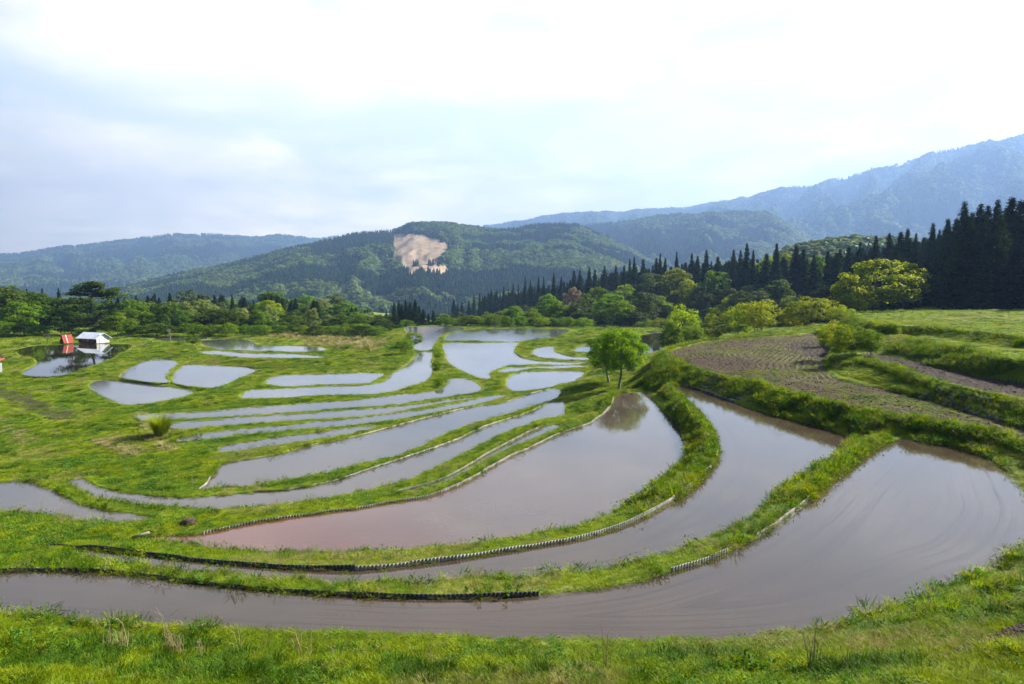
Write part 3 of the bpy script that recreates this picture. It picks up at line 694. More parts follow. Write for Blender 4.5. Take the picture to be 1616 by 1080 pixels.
mountain('mountain', [(-300,500,1500),(0,478,1500),(100,462,1500),(180,449,1500),(220,441,1500),(250,435,1500),(330,419,1550),(400,402,1600),(430,394,1600),(470,385,1600),(520,372,1650),(560,364,1700),(600,361,1700),(625,357,1700),(640,350,1700),(670,347,1700),(700,346,1700),(735,351,1700),(760,356,1700),(800,357,1700),(840,351,1750),(880,348,1750),(910,350,1750),(950,365,1750),(1000,392,1700),(1060,425,1600),(1130,450,1500),(1300,470,1400)],
         620, CAMZ - 75, 12, 170, -.03, 68000, 'the wooded hill with the bare felled slope', 10.5, 77,
         lightsp=((595,420,32,26,.2),(450,400,45,22,.1),(735,385,28,22,.18),(775,430,35,14,.2),(620,480,28,12,.2),(560,360,60,30,-.2),(700,350,45,10,-.2),(540,410,50,25,-.12),(700,450,60,15,-.15),(850,370,50,30,.08),(360,430,60,15,.06),(720,421,16,14,.2)), bare=True, u_n=620, v_n=190, spa=.07)
mountain('wooded_hill', [(1120,470,520),(1180,430,520),(1230,395,520),(1262,384,520),(1300,378,520),(1350,372,520),(1400,374,520),(1450,380,520),(1520,376,520),(1616,372,540),(1800,380,560)],
         330, CAMZ - 25, 7, 70, -.02, 3500, 'the small dark hill behind the cedars', 9.5, 83, u_n=200, v_n=60)
print('mountains done')

# ------------------------------------------------------------ trees near enough to tell apart
def leafquads(r_, ctrs, nrms, size, drop=.25):
    """one bent leaf spray (two triangles as a quad) per centre"""
    n = len(ctrs)
    nr_ = nrms + r_.normal(0, .55, (n, 3)); nr_ /= np.linalg.norm(nr_, axis=1)[:, None]
    ref = r_.normal(0, 1, (n, 3)); u = np.cross(nr_, ref); u /= np.linalg.norm(u, axis=1)[:, None] + 1e-9; v = np.cross(nr_, u)
    s = np.asarray(size) * r_.uniform(.6, 1.25, n)[:, None]
    V = np.stack([ctrs - u * s, ctrs - v * s * .55 + nr_ * s * .1, ctrs + u * s - nr_ * s * drop, ctrs + v * s * .55 + nr_ * s * .1], 1).reshape(-1, 3)
    Fq = np.arange(n * 4).reshape(n, 4)
    return V, Fq
def broadleaf(seed, H, W, n_clump, per, leaf, mat, trunk_h=.3, trunk_r=.02, flat=.55, clump_r=.16, bark=None, multi=1, low=.0):
    """returns (trunk mesh, crown mesh) for a tree of height H and crown width W"""
    r_ = np.random.default_rng(seed); rr = random.Random(seed)
    ch = H * (1 - trunk_h)
    C = []
    while len(C) < n_clump:
        p = r_.uniform(-1, 1, 3)
        q = np.linalg.norm(p)
        if q > 1 or q < .45: continue
        if p[2] < -.75 + low: continue
        wob = 1 + .22 * math.sin(3 * math.atan2(p[1], p[0]) + seed) * (1 - abs(p[2]))
        C.append([p[0] * W / 2 * .86 * wob, p[1] * W / 2 * .86 * wob, H * trunk_h + ch * (.5 + .44 * p[2] - .08)])
    C = np.array(C)
    cr = clump_r * W * r_.uniform(.6, 1.25, len(C))
    V = []; F_ = []; off = 0
    d = r_.normal(0, 1, (len(C), per, 3)); d /= np.linalg.norm(d, axis=2)[:, :, None]
    d[:, :, 2] = np.where(d[:, :, 2] < -.35, -d[:, :, 2], d[:, :, 2])
    rad_ = r_.uniform(.45, 1.0, (len(C), per, 1)) ** .6
    ctr = C[:, None] + d * rad_ * cr[:, None, None] * np.array([1, 1, flat])
    nrm = d * np.array([.7, .7, 1.0]) + np.array([0, 0, .45])
    V, F_ = leafquads(r_, ctr.reshape(-1, 3), nrm.reshape(-1, 3), leaf)
    crown = mesh_np('crown', V, F_, mat)
    mb = MB()
    for k in range(multi):
        bx, by = (rr.uniform(-.04, .04) * W, rr.uniform(-.04, .04) * W) if multi > 1 else (0, 0)
        lean = (rr.uniform(-.08, .08) * W, rr.uniform(-.08, .08) * W)
        tr = trunk_r * H * (1 if multi == 1 else .6)
        top = Vector((bx + lean[0], by + lean[1], H * (trunk_h + .35)))
        pts = [Vector((bx, by, -.25)), Vector((bx, by, .05 * H)), Vector((bx + lean[0] * .3 + rr.uniform(-.01, .01) * H, by + lean[1] * .3, H * trunk_h * .6)), Vector((bx + lean[0] * .7, by + lean[1] * .7, H * trunk_h)), top, top + Vector((0, 0, H * .2))]
        mb.tube(pts, [tr * 1.5, tr * 1.1, tr * .9, tr * .75, tr * .45, tr * .15], 7)
        pick = r_.permutation(len(C))[:max(6, min(16, n_clump // (2 * multi)))]
        for i in pick:
            e = Vector(C[i]); s0 = pts[3].lerp(pts[4], rr.random())
            mid = s0.lerp(e, .5) + Vector((0, 0, -.03 * H)) 
            mb.tube([s0, mid, e], [tr * .42, tr * .28, tr * .08], 5, cap=False)
    return mb.mesh('trunk', bark or M_bark, True), crown
def conifer(seed, H, W, mat, dens=1.0, bare=.08):
    """tall cedar: whorls of drooping sprays around a straight stem"""
    r_ = np.random.default_rng(seed); V = []; F_ = []
    n = int(760 * dens); t = np.sort(r_.uniform(0, 1, n) ** .85)
    z = H * (bare + (1 - bare) * t)
    env = (1 - t) ** .78 * W / 2 * (.80 + .2 * np.sin(t * 37 + seed) + r_.uniform(-.12, .16, n)) 
    a = r_.uniform(0, 6.283, n)
    cx, cy = np.cos(a), np.sin(a)
    ctrs = []; nr = []
    per = 5
    for k in range(per):
        f = (k + .6) / per
        q = env * f
        zz2 = z + (1 - t) * W * .12 * math.sin(f * 2.2) - q * .30 + r_.normal(0, .012 * H, n) * .6
        ctrs.append(np.stack([cx * q + r_.normal(0, .02 * W, n), cy * q + r_.normal(0, .02 * W, n), zz2], -1))
        nr.append(np.stack([cx * .8, cy * .8, np.full(n, .7)], -1))
    V, F_ = leafquads(r_, np.concatenate(ctrs), np.concatenate(nr), .066 * W * np.tile(.16 + .84 * (1 - t) ** .55, per)[:, None], .5)
    tip = np.array([[0, 0, H * 1.01]])
    crown = mesh_np('crown', V, F_, mat)
    mb = MB(); mb.tube([(0, 0, -.4), (0, 0, H * .3), (0, 0, H * .97)], [.018 * H, .012 * H, .002 * H], 6)
    return mb.mesh('trunk', M_bark, True), crown
def pine(seed, H, W, mat):
    """old pine with broad flat pads of needles on spreading limbs"""
    r_ = np.random.default_rng(seed); rr = random.Random(seed); mb = MB(); cc = []; nn = []
    pts = [Vector((0, 0, -.3)), Vector((.02 * W, 0, H * .25)), Vector((-.03 * W, .02 * W, H * .5)), Vector((.02 * W, 0, H * .75)), Vector((0, 0, H * .93))]
    mb.tube(pts, [.03 * H, .024 * H, .019 * H, .012 * H, .004 * H], 8)
    for i in range(52):
        t = rr.uniform(.12, 1.0); a = rr.uniform(0, 6.283)
        env = W / 2 * (1.0 if t < .55 else (1 - (t - .55) / .62)) * rr.uniform(.45, 1.0)
        zc = H * t * .96
        s0 = Vector((0, 0, min(zc * .93, H * .9)))
        e = Vector((env * math.cos(a), env * math.sin(a), zc))
        mb.tube([s0, s0.lerp(e, .5) + Vector((0, 0, -.01 * H)), e], [.007 * H, .005 * H, .002 * H], 5, cap=False)
        for j in range(5):
            f = rr.uniform(.45, 1.08); c = s0.lerp(e, f) + Vector((rr.uniform(-1, 1), rr.uniform(-1, 1), rr.uniform(-.12, .2))) * .07 * W
            pr = W * rr.uniform(.06, .11); n = 60
            dd = r_.normal(0, 1, (n, 3)); dd /= np.linalg.norm(dd, axis=1)[:, None]
            cc.append(np.array(c) + dd * pr * np.array([1, 1, .28]) * r_.uniform(.5, 1, (n, 1))); nn.append(dd * .4 + np.array([0, 0, .8]))
    V, F_ = leafquads(r_, np.concatenate(cc), np.concatenate(nn), .014 * W, .2)
    return mb.mesh('trunk', M_bark, True), mesh_np('crown', V, F_, mat)

PROTO = {}
for i in range(4): PROTO['con', i] = (conifer(100 + i, 22, 6.2 + .5 * i, M_conifer), 22, 6.2 + .5 * i)
spec = {'green': M_green, 'yellow': M_yellow, 'deep': M_deep, 'olive': M_olive, 'blossom': M_blossom, 'pale': M_palegreen}
base = {}
for i in range(3):
    tr, cr_ = broadleaf(200 + i, 13, 11, 78, 62, .30, M_green, .16, .014, .6, .13)
    base[i] = (tr, cr_)
    for nme, mt in spec.items():
        c2 = cr_ if nme == 'green' else cr_.copy()
        if nme != 'green': c2.materials.clear(); c2.materials.append(mt)
        PROTO[nme, i] = ((tr, c2), 13, 11)
for i in range(3):
    tr, cr_ = broadleaf(300 + i, 5, 6.4, 60, 70, .13, M_yellow, .10, .016, .6, .13, multi=3)
    for nme, mt in (('yshrub', M_yellow), ('gshrub', M_green)):
        c2 = cr_ if nme == 'yshrub' else cr_.copy()
        if nme != 'yshrub': c2.materials.clear(); c2.materials.append(mt)
        PROTO[nme, i] = ((tr, c2), 5, 6.4)
def put_tree(kind, var, name, label, cat, x, y, h, w_, group=None, z=None, rz=None):
    (tm, cm_), H0, W0 = PROTO[kind, var]
    z = gz(x, y) if z is None else z
    t = thing(name, label, cat, (x, y, z - .1), group, random.uniform(0, 6.28) if rz is None else rz, (w_ / W0, w_ / W0, h / H0))
    link(tm, 'trunk', t); link(cm_, 'crown', t)
    return t
def tree_px(kind, name, label, cat, px, top, D, wpx, group=None, hmin=2.0, hmax=60):
    p = at_dist(px, top, D); z = gz(p[0], p[1]); h = min(max((p[2] - z) * (1.0 if kind == 'con' else 1.07), hmin), hmax)
    return put_tree(kind, random.randrange(4 if kind == 'con' else 3), name, label, cat, p[0], p[1], h, wpx * D / F_PX, group, z)
# cedars along the right-hand ridge: (column, top row)
ROW = [(810,447),(818,448),(829,436),(837,441),(850,437),(858,437),(874,430),(886,437),(906,427),(915,426),(930,422),(939,426),(954,420),(972,419),(985,419),(994,409),(1001,405),(1015,409),(1036,407),(1042,400),(1050,407),(1068,397),(1092,400),(1101,404),(1115,394),(1133,405),(1158,394),(1169,395),(1179,384),(1189,395),(1210,400),(1226,384),(1257,387),(1268,393),(1307,398),(1326,393),(1340,389),(1358,382),(1383,372),(1404,368),(1422,366),(1433,361),(1446,368),(1473,352),(1483,362),(1497,345)]
EDGE = [(1523,318),(1510,345),(1535,335),(1548,322),(1560,325),(1575,315),(1590,328),(1598,311),(1612,316),(1630,305),(1655,312),(1680,300)]
def Dof(px): return float(np.interp(px, [700, 810, 900, 1000, 1100, 1200, 1300, 1400, 1480, 1520, 1616, 1700], [460, 400, 350, 305, 262, 225, 200, 175, 160, 138, 128, 122]))
ORD = ['first','second','third','fourth','fifth','sixth','seventh','eighth','ninth','tenth','eleventh','twelfth','thirteenth','fourteenth','fifteenth','sixteenth','seventeenth','eighteenth','nineteenth','twentieth']
ORD += ['twenty-' + w_ for w_ in ORD[:9]] + ['thirtieth'] + ['thirty-' + w_ for w_ in ORD[:9]] + ['fortieth'] + ['forty-' + w_ for w_ in ORD[:9]]
ROW.sort(); EDGE.sort()
for oi_, (px, top) in enumerate(ROW):
    D = Dof(px); tree_px('con', 'cedar_tree', ORD[oi_] + ' cedar from the left along the skyline row of the right ridge', 'cedar', px, top, D, 8.2 * F_PX / D * random.uniform(.7, 1.4), 'cedars in a row along the right ridge')
for i in range(70):
    px = random.uniform(800, 1500); D = Dof(px) * random.uniform(.9, 1.2); top = float(np.interp(px, [800, 1000, 1200, 1400, 1500], [455, 425, 405, 382, 372])) + random.uniform(3, 34)
    tree_px('con', 'cedar_tree', 'dark pointed cedar in the long row on the right ridge', 'cedar', px, top, D, random.uniform(7.5, 11.5) * F_PX / D, 'cedars in a row along the right ridge')
for oi_, (px, top) in enumerate(EDGE):
    D = Dof(px) * random.uniform(.96, 1.04); tree_px('con', 'cedar_tree', ORD[oi_] + ' towering cedar top from the left in the near black stand behind the meadow', 'cedar', px, top, D, random.uniform(7.5, 12.5) * F_PX / D, 'cedars in the dark stand behind the meadow')
for i in range(40):
    px = random.uniform(1460, 1740); D = Dof(px) * random.uniform(.86, 1.12); top = float(np.interp(px, [1460, 1510, 1616, 1740], [385, 345, 335, 320])) + random.uniform(-4, 60)
    tree_px('con', 'cedar_tree', 'towering near black cedar in the stand behind the meadow', 'cedar', px, top, D, random.uniform(8, 12) * F_PX / D, 'cedars in the dark stand behind the meadow')
for oi_, (px, top) in enumerate([(716,472),(722,480),(729,478),(740,474),(748,466),(757,462),(765,466),(775,457),(784,459),(795,452),(802,456)]):
    D = Dof(px) ; tree_px('con', 'cedar_tree', ORD[oi_] + ' small far cedar from the left, just right of the valley gap', 'cedar', px, top, D, 8 * F_PX / D, 'far cedars right of the valley gap')
for oi_, (px, top) in enumerate([(622,478),(629,474),(634,480),(640,473),(647,476),(655,473),(661,482),(668,488),(676,494),(684,490),(690,497)]):
    D = 235 + random.uniform(-10, 20); tree_px('con', 'cedar_tree', ORD[oi_] + ' cedar from the left in the small cluster left of the valley gap', 'cedar', px, top, D, 6.5 * F_PX / D, 'cedars in the cluster left of the valley gap')
# broadleaved trees in front of the cedars
G1 = 'broadleaved trees below the right cedar ridge'
for kind, px, top, D, wp, lab in [
    ('green',865,463,247,46,'round mid green tree below the cedars, leftmost tall one of the slope'),('blossom',905,452,252,38,'pale brownish tree in early leaf among green trees below the cedars'),
    ('green',942,449,252,52,'broad green tree just right of the pale brownish tree'),('green',985,448,257,58,'wide green crown with a flat top below the cedar ridge, above the pair of trees'),
    ('olive',1030,427,263,66,'big dark olive tree standing between two bright yellow green crowns'),('yellow',1068,422,255,56,'tall yellow green tree right of the dark olive crown'),
    ('yellow',1086,440,238,40,'lower yellow green crown against the tall yellow green tree'),('green',1130,423,235,52,'green tree with a rounded top right of the yellow green crowns'),
    ('olive',1108,448,225,38,'small olive crown at the foot of the rounded green tree'),('green',840,486,215,40,'low bright green tree behind the far paddies, left of the pair of trees'),
    ('green',812,482,226,40,'low green tree at the left end of the tree belt'),('deep',880,478,226,42,'shaded deep green tree below the round mid green tree'),('green',915,492,210,38,'small green tree just left of the pair of trees'),
    ('deep',958,482,226,46,'deep green tree directly behind the pair of trees'),('green',1000,492,215,40,'green crown right behind the pair of trees'),('olive',845,496,207,32,'low olive bush tree at the edge of the far paddies'),
    ('deep',1035,470,226,52,'shaded deep green tree under the dark olive crown'),('olive',1150,452,215,42,'olive tree at the foot of the cedars above the yellow shrubs'),('deep',1180,450,215,50,'shaded deep green tree in front of the cedars'),
    ('yellow',1210,400,240,44,'yellow green crown showing between the cedars at the far right of the row'),('yellow',1240,398,235,40,'yellow green crown between two cedar tips'),('green',1290,402,215,40,'green crown between cedars left of the large yellow green tree'),
    ('deep',920,470,242,46,'deep green tree under the pale brownish tree'),('pale',790,488,242,26,'small pale green tree beside the far cedars'),('green',768,490,252,30,'small green tree in the valley gap'),('deep',1075,480,190,44,'deep green tree behind the yellow green shrubs'),
    ('deep',1230,440,200,60,'shaded deep green tree at the foot of the cedar row'),('olive',1290,445,185,50,'olive tree behind the round roadside shrub')]:
    tree_px(kind, 'broadleaf_tree', lab, 'tree', px, top, D, wp * 1.1, G1)
for i in range(46):
    px = random.uniform(745, 1290); D = random.uniform(195, 262) if px < 1150 else random.uniform(170, 215); top = float(np.interp(px, [745, 800, 900, 1000, 1150, 1290], [497, 482, 466, 458, 452, 448])) + random.uniform(0, 34)
    tree_px(random.choice(['green', 'yellow', 'deep', 'olive', 'green', 'green']), 'broadleaf_tree', 'rounded tree filling the belt below the right cedar ridge', 'tree', px, top, D, random.uniform(42, 64), 'rounded trees filling the right belt')
# large yellow-green tree and shrubs on the right
for kind, px, top, D, wp, nme, lab in [
    ('yellow',1390,404,124,112,'broadleaf_tree','large spreading yellow green tree in front of the dark cedar stand'),('yellow',1345,428,120,60,'broadleaf_tree','lower left neighbour of the large spreading yellow green tree'),
    ('yellow',1432,412,126,62,'broadleaf_tree','yellow green crown touching the dark cedar stand'),('yshrub',1288,467,108,84,'shrub_tree','round yellow green shrub between the road and the large tree'),
    ('yshrub',1252,480,112,46,'shrub_tree','small shrub leaning on the left side of the round yellow green shrub'),('yshrub',1195,471,108,74,'shrub_tree','broad sunlit shrub tree with visible stems, right one of the roadside row'),
    ('yshrub',1165,478,112,46,'shrub_tree','middle shrub tree of the roadside row'),('yshrub',1130,487,112,48,'shrub_tree','thin shrub tree left of the middle one in the roadside row'),
    ('yshrub',1078,480,114,64,'shrub_tree','rounded shrub tree at the left end of the roadside row'),('gshrub',1055,505,112,40,'shrub_tree','low twiggy bush at the water behind the pair of trees'),
    ('gshrub',1095,510,108,40,'shrub_tree','low bush with bare twigs in front of the roadside row'),('yshrub',1330,482,104,40,'shrub_tree','low yellow bush at the foot of the large tree')]:
    tree_px(kind, nme, lab, 'shrub' if nme == 'shrub_tree' else 'tree', px, top, D, wp * 1.08, 'trees and shrubs by the right-hand fields', hmin=1.5)
# left woods
for kind, px, top, D, wp, lab in [
    ('deep',-40,448,189,89,'dark tree mass cut by the left edge'),('deep',8,450,185,82,'large dark green tree at the left edge'),('deep',40,455,200,67,'dark tree behind the ones at the left edge'),
    ('deep',58,461,192,73,'dense dark green tree left of the red hut'),('green',30,473,175,58,'sunlit green crown low at the left edge'),('deep',92,467,196,56,'shaded tree directly behind the red roofed hut'),
    ('green',204,471,192,49,'bright green tree right of the old pine'),('green',185,491,171,44,'low green tree behind the white shed'),('green',208,501,165,26,'small round green tree right of the white shed'),
    ('green',230,493,181,38,'green tree between the white shed and the pale bare tree'),('pale',272,475,204,51,'pale green airy tree behind the bare tree'),('pale',318,473,214,62,'widest pale spring green tree left of centre'),
    ('green',290,489,194,49,'mid green tree below the pale spring green trees'),('deep',345,487,189,62,'dark green domed tree behind the left paddies'),('deep',385,491,191,56,'second dark green domed tree behind the left paddies'),
    ('green',415,481,214,47,'bright green tree right of the domed dark trees'),('yellow',425,471,221,38,'yellow green crown in the left wood'),('green',450,493,204,47,'low green tree above the reed bed'),
    ('green',480,463,289,53,'rounded green tree in the middle of the left wood'),('pale',505,469,280,40,'pale green tree in the middle of the left wood'),('green',545,475,289,49,'green tree near the right end of the left wood'),
    ('deep',575,491,254,44,'deep green tree at the right end of the left wood'),('deep',598,496,244,38,'last low tree of the left wood'),('deep',555,496,226,40,'low dark tree behind the reed bed'),('green',430,455,329,67,'broad green crown on the skyline of the left wood'),
    ('olive',530,463,320,49,'olive crown on the skyline of the left wood'),('olive',300,455,329,67,'olive crown on the skyline behind the pale spring trees'),('green',700,493,249,31,'small green tree in front of the valley gap'),('olive',725,491,260,33,'small olive tree in front of the valley gap'),('green',640,503,216,33,'bush at the foot of the cedar cluster')]:
    tree_px(kind, 'broadleaf_tree', lab, 'tree', px, top, D, wp * 1.12, 'trees of the left wood')
for i in range(88):
    px = random.uniform(190, 610); D = random.uniform(225, 330); top = float(np.interp(px, [190, 230, 330, 430, 520, 610], [462, 462, 463, 465, 473, 500])) + random.uniform(-1, 22)
    tree_px('con', 'cedar_tree', 'slim dark cedar in the band of wood behind the left paddies', 'cedar', px, top, D, 7.0 * F_PX / D, 'cedars in the left wood')
for i in range(70):
    px = random.uniform(215, 615); D = random.uniform(180, 250) ; top = float(np.interp(px, [190, 430, 520, 610], [474, 478, 486, 506])) + random.uniform(0, 30) - (D - 180) * .12
    tree_px(random.choice(['green', 'deep', 'deep', 'olive', 'pale']), 'broadleaf_tree', 'rounded broadleaved tree in the mixed wood behind the left paddies', 'tree', px, top, D, random.uniform(28, 44), 'rounded trees in the left wood')
for oi_, (px, top) in enumerate([(5,462),(18,458),(42,456),(66,455),(92,455)]):
    tree_px('con', 'cedar_tree', ORD[oi_] + ' cedar tip from the left rising over the dark trees at the left edge', 'cedar', px, top, 230, 26, 'cedar tips over the left trees')
# the old pine by the shed
p = at_dist(142, 441, 174); z = gz(p[0], p[1]); tm, cm_ = pine(5, p[2] - z, 20, M_pine)
t = thing('pine_tree', 'old broad pine with layered flat boughs rising behind the white shed', 'pine', (p[0], p[1], z)); link(tm, 'trunk', t); link(cm_, 'crown', t)
# the pair of trees on the knoll
for px, base_y, L, top, wpx, dxp, seed, lab in [(977, 613, 10.8, 511, 96, 8, 6, 'front tree of the pair on the grassy knoll, slightly leaning trunk'), (960, 603, 10.9, 514, 86, -4, 8, 'rear left tree of the pair on the grassy knoll, straight darker trunk')]:
    g = at_level(np.array([px, base_y], float), L); D = g[1]; z = gz(g[0], g[1]); zt = at_dist(px, top, D)[2]; H = zt - z; W = wpx * D / F_PX
    tm, cm_ = broadleaf(seed, H, W, 90, 190, .085, M_bright, .22, .020, .9, .12, bark=M_barkpale)
    t = thing('broadleaf_tree', lab, 'tree', (g[0], g[1], z), 'pair of trees on the knoll'); link(tm, 'trunk', t); link(cm_, 'crown', t)
# small bushes and a pale bare tree
def bare_tree(px, base_y, L, top, wpx, mat, lab, seed, name='bare_tree'):
    g = at_level(np.array([px, base_y], float), L); z = gz(g[0], g[1]); H = at_dist(px, top, g[1])[2] - z; W = wpx * g[1] / F_PX
    rr = random.Random(seed); mb = MB(); tips = []
    def grow(p, d, ln, r0, lev):
        q = p + d * ln; m = p.lerp(q, .5) + Vector((rr.uniform(-1, 1), rr.uniform(-1, 1), 0)) * ln * .06
        mb.tube([p, m, q], [r0, r0 * .8, r0 * .6], 5, cap=False)
        if lev == 0: return
        for k in range(3 if lev < 4 else 4):
            nd = (d + Vector((rr.uniform(-1, 1), rr.uniform(-1, 1), rr.uniform(-.1, .5))) * .85).normalized()
            grow(q, nd, ln * rr.uniform(.6, .8), r0 * .6, lev - 1)
    grow(Vector((0, 0, -.2)), Vector((0, 0, 1)), H * .3, H * .028, 4)
    t = thing(name, lab, 'tree', (g[0], g[1], z)); mb.obj('trunk', mat, t, True)
    t.scale = (W / (H * 1.1), W / (H * 1.1), 1)
bare_tree(269, 535, 14, 512, 26, M_barkpale, 'pale leafless tree with forked trunk behind the left paddies', 3)
bare_tree(75, 544, 14, 520, 30, M_bark, 'dark leafless tree beside the red roofed hut', 4)
def bush(px, by, L, top, wpx, kind, lab, name='bush', cat='bush'):
    g = at_level(np.array([px, by], float), L); z = gz(g[0], g[1]); h = max(at_dist(px, top, g[1])[2] - z, .5)
    put_tree(kind, random.randrange(3), name, lab, cat, g[0], g[1], h * 1.05, wpx * g[1] / F_PX * 1.05, None, z)
bush(305, 546, 14, 524, 20, 'gshrub', 'small dense green tree standing alone between the left paddies')
bush(283, 545, 14, 536, 8, 'gshrub', 'tiny round bush left of the lone small tree')
bush(517, 578, 13.4, 567, 14, 'gshrub', 'dark little bush on the bank above the narrow paddies')
bush(693, 608, 12.6, 594, 18, 'gshrub', 'dark round bush in the bend of the curved paddy')
bush(548, 556, 14, 543, 28, 'gshrub', 'low bush in the reed bed')
for i, (px, by, top, wp, L, lab) in enumerate([(1318,548,503,50,6.5,'brushy thicket at the tip of the upper terrace, left end'),(1345,552,507,54,6.2,'brushy thicket at the tip of the upper terrace, middle'),(1372,550,514,46,6.1,'brushy thicket at the tip of the upper terrace, right end'),(1300,535,508,30,6.9,'low twigs at the outer edge of the brushy thicket'),(652,548,520,34,13.0,'dense shrub on the bank left of the snaking channel'),(640,560,532,30,13.2,'lower shrub on the bank left of the snaking channel'),(690,565,545,16,12.6,'upper shrub on the bank right of the snaking channel'),(689,585,566,18,12.6,'lower shrub on the bank right of the snaking channel')]):
    bush(px, by, L, top, wp, 'gshrub' if i not in (0, 3) else 'yshrub', lab, 'shrub', 'shrub')
# low front rank of the two belts
for i, (px, top) in enumerate([(-30,500),(5,505),(38,508),(60,512),(205,512),(226,515),(246,508),(262,512),(300,508),(330,511),(356,509),(385,511),(410,511),(436,514),(458,511),(480,513),(502,512),(524,512),(548,508),(572,512),(594,514)]):
    D = 166 + (10 if px > 420 else 0) + random.uniform(-4, 6)
    tree_px(random.choice(['gshrub', 'gshrub', 'deep', 'green']), 'low_tree', 'low leafy tree at the front edge of the left wood', 'tree', px, top, D, random.uniform(34, 50), 'low trees edging the left wood', hmin=3)
for px, top in [(705,502),(722,500),(742,497),(760,500),(780,495),(800,497),(822,498),(850,497),(872,500),(895,498),(918,500),(1020,505),(1045,500)]:
    D = 186 + random.uniform(-4, 8)
    tree_px(random.choice(['gshrub', 'gshrub', 'green', 'yshrub']), 'low_tree', 'low leafy tree behind the far paddies', 'tree', px, top, D, random.uniform(28, 44), 'low trees edging the right belt', hmin=3)
# the closed wood behind the rows
def wood(name, n, pxr, Dr, tops, add, protos, wr, label, seed):
    r2 = np.random.default_rng(seed); px = r2.uniform(*pxr, n); D = r2.uniform(0, 1, n) * (Dr[1] - Dr[0]) + Dr[0]
    if callable(wr[2]): D = D * np.array([wr[2](v) for v in px])
    top = np.interp(px, *tops) + r2.uniform(*add, n)
    d = rays(np.stack([px, top], -1)); t = D / d[:, 1]; x, y, zt = d[:, 0] * t, D, CAMZ + d[:, 2] * t
    z = ground(x, y); h = np.clip(zt - z, 4, 34); w2 = h * r2.uniform(wr[0], wr[1], n)
    scatter(name, np.stack([x, y, z - .3], -1), np.stack([w2, w2, h], -1), r2.uniform(0, 6.28, n), r2.integers(0, len(protos), n), protos, label)
def unit(me, W, H):
    c = me.copy(); a = np.empty(len(c.vertices) * 3, np.float32); c.vertices.foreach_get('co', a); a = a.reshape(-1, 3) / np.array([W, W, H], np.float32); c.vertices.foreach_set('co', a.ravel()); return c
UC = [unit(PROTO['con', i][0][1], PROTO['con', i][2], PROTO['con', i][1]) for i in range(4)]
UB = [unit(PROTO[k, i][0][1], 11, 13) for i, k in enumerate(('deep', 'green', 'olive'))]
wood('cedar_wood', 1100, (760, 1760), (1.03, 1.4), ([700, 810, 900, 1000, 1100, 1200, 1300, 1400, 1480, 1520, 1760], [474, 450, 438, 418, 408, 404, 402, 380, 366, 345, 330]), (3, 26), UC, (.30, .42, Dof), 'closed cedar wood behind the row on the right ridge', 5)
wood('mixed_wood', 170, (740, 1300), (262, 300), ([740, 800, 860, 950, 1050, 1150, 1300], [492, 474, 462, 450, 432, 430, 432]), (2, 34), UB + [unit(PROTO['yellow', 1][0][1], 11, 13)], (.6, .95, None), 'closed broadleaved wood between the cedars and the first trees', 9)
wood('valley_wood', 420, (-120, 620), (255, 420), ([-120, 100, 190, 250, 330, 430, 470, 520, 610], [460, 462, 464, 463, 462, 462, 466, 474, 500]), (2, 30), UC[:2] + UB, (.45, .8, None), 'closed mixed wood behind the left paddies', 6)
print('trees done')

# ------------------------------------------------------------ corrugated edging along the paddies
M_board_w = plain('weathered_white_plastic', (.17, .16, .14), (.36, .34, .31), .55, 3)
M_board_g = plain('grey_plastic', (.10, .09, .075), (.22, .20, .17), .6, 3)
M_board_k = plain('black_plastic', (.018, .018, .02), (.05, .05, .055), .45, 3)
def board(P, L, mat, label, h=.17, amp=.022, pitch=.12, hug=.04):
    S = catmull(P, False, 6); W = at_level(S, L)
    sl = np.linalg.norm(np.diff(W, axis=0), axis=1); c = np.r_[0, np.cumsum(sl)]
    D = W[:, 1].mean(); st = pitch / 4 if D < 45 else pitch
    if D >= 45: amp = 0
    n = int(c[-1] / st) + 2; t = np.linspace(0, c[-1], n)
    x = np.interp(t, c, W[:, 0]); y = np.interp(t, c, W[:, 1])
    k = np.ones(15) / 15
    tx = np.gradient(x); ty = np.gradient(y); l = np.hypot(tx, ty) + 1e-9; nx, ny = -ty / l, tx / l
    nx = np.convolve(np.pad(nx, 7, 'edge'), k, 'valid'); ny = np.convolve(np.pad(ny, 7, 'edge'), k, 'valid')
    o_ = amp * np.sin(t * 2 * math.pi / pitch) + (fbm(t * .6, t * 0, 3, 5) - .5) * .10
    hh = h * (.45 + 1.1 * fbm(t * .35, t * 0, 3, 9) * (.8 + .4 * vnoise(np.floor(t / 1.7) * 3.1, t * 0, 2))); z0 = CAMZ - L
    V = []
    for off, top in ((-.008, 0), (-.008, 1), (.008, 1), (.008, 0)):
        lean = .02 * top
        V.append(np.stack([x + nx * (o_ + off + lean), y + ny * (o_ + off + lean), z0 + np.where(top, hh, -.12) + 0 * x], -1))
    V = np.stack(V, 1).reshape(-1, 3)
    i = np.arange(n - 1)[:, None] * 4
    Fq = np.concatenate([np.concatenate([i + a, i + a + 4, i + b + 4, i + b], 1) for a, b in ((0, 1), (1, 2), (2, 3))])
    Fq = np.vstack([Fq, [[0, 1, 2, 3]], [[(n - 1) * 4 + q for q in (3, 2, 1, 0)]]])
    o = link(mesh_np('edging_board', V, Fq, mat), 'edging_board')
    return tag(o, label, 'edging board', 'corrugated edging boards along the paddy banks')
board([(50,868),(90,864),(120,866),(150,867),(200,873),(260,880),(330,888),(400,894),(450,898),(520,900),(560,900)], 9.0, M_board_k, 'black corrugated edging at the left half of the second bank from the viewer', .14)
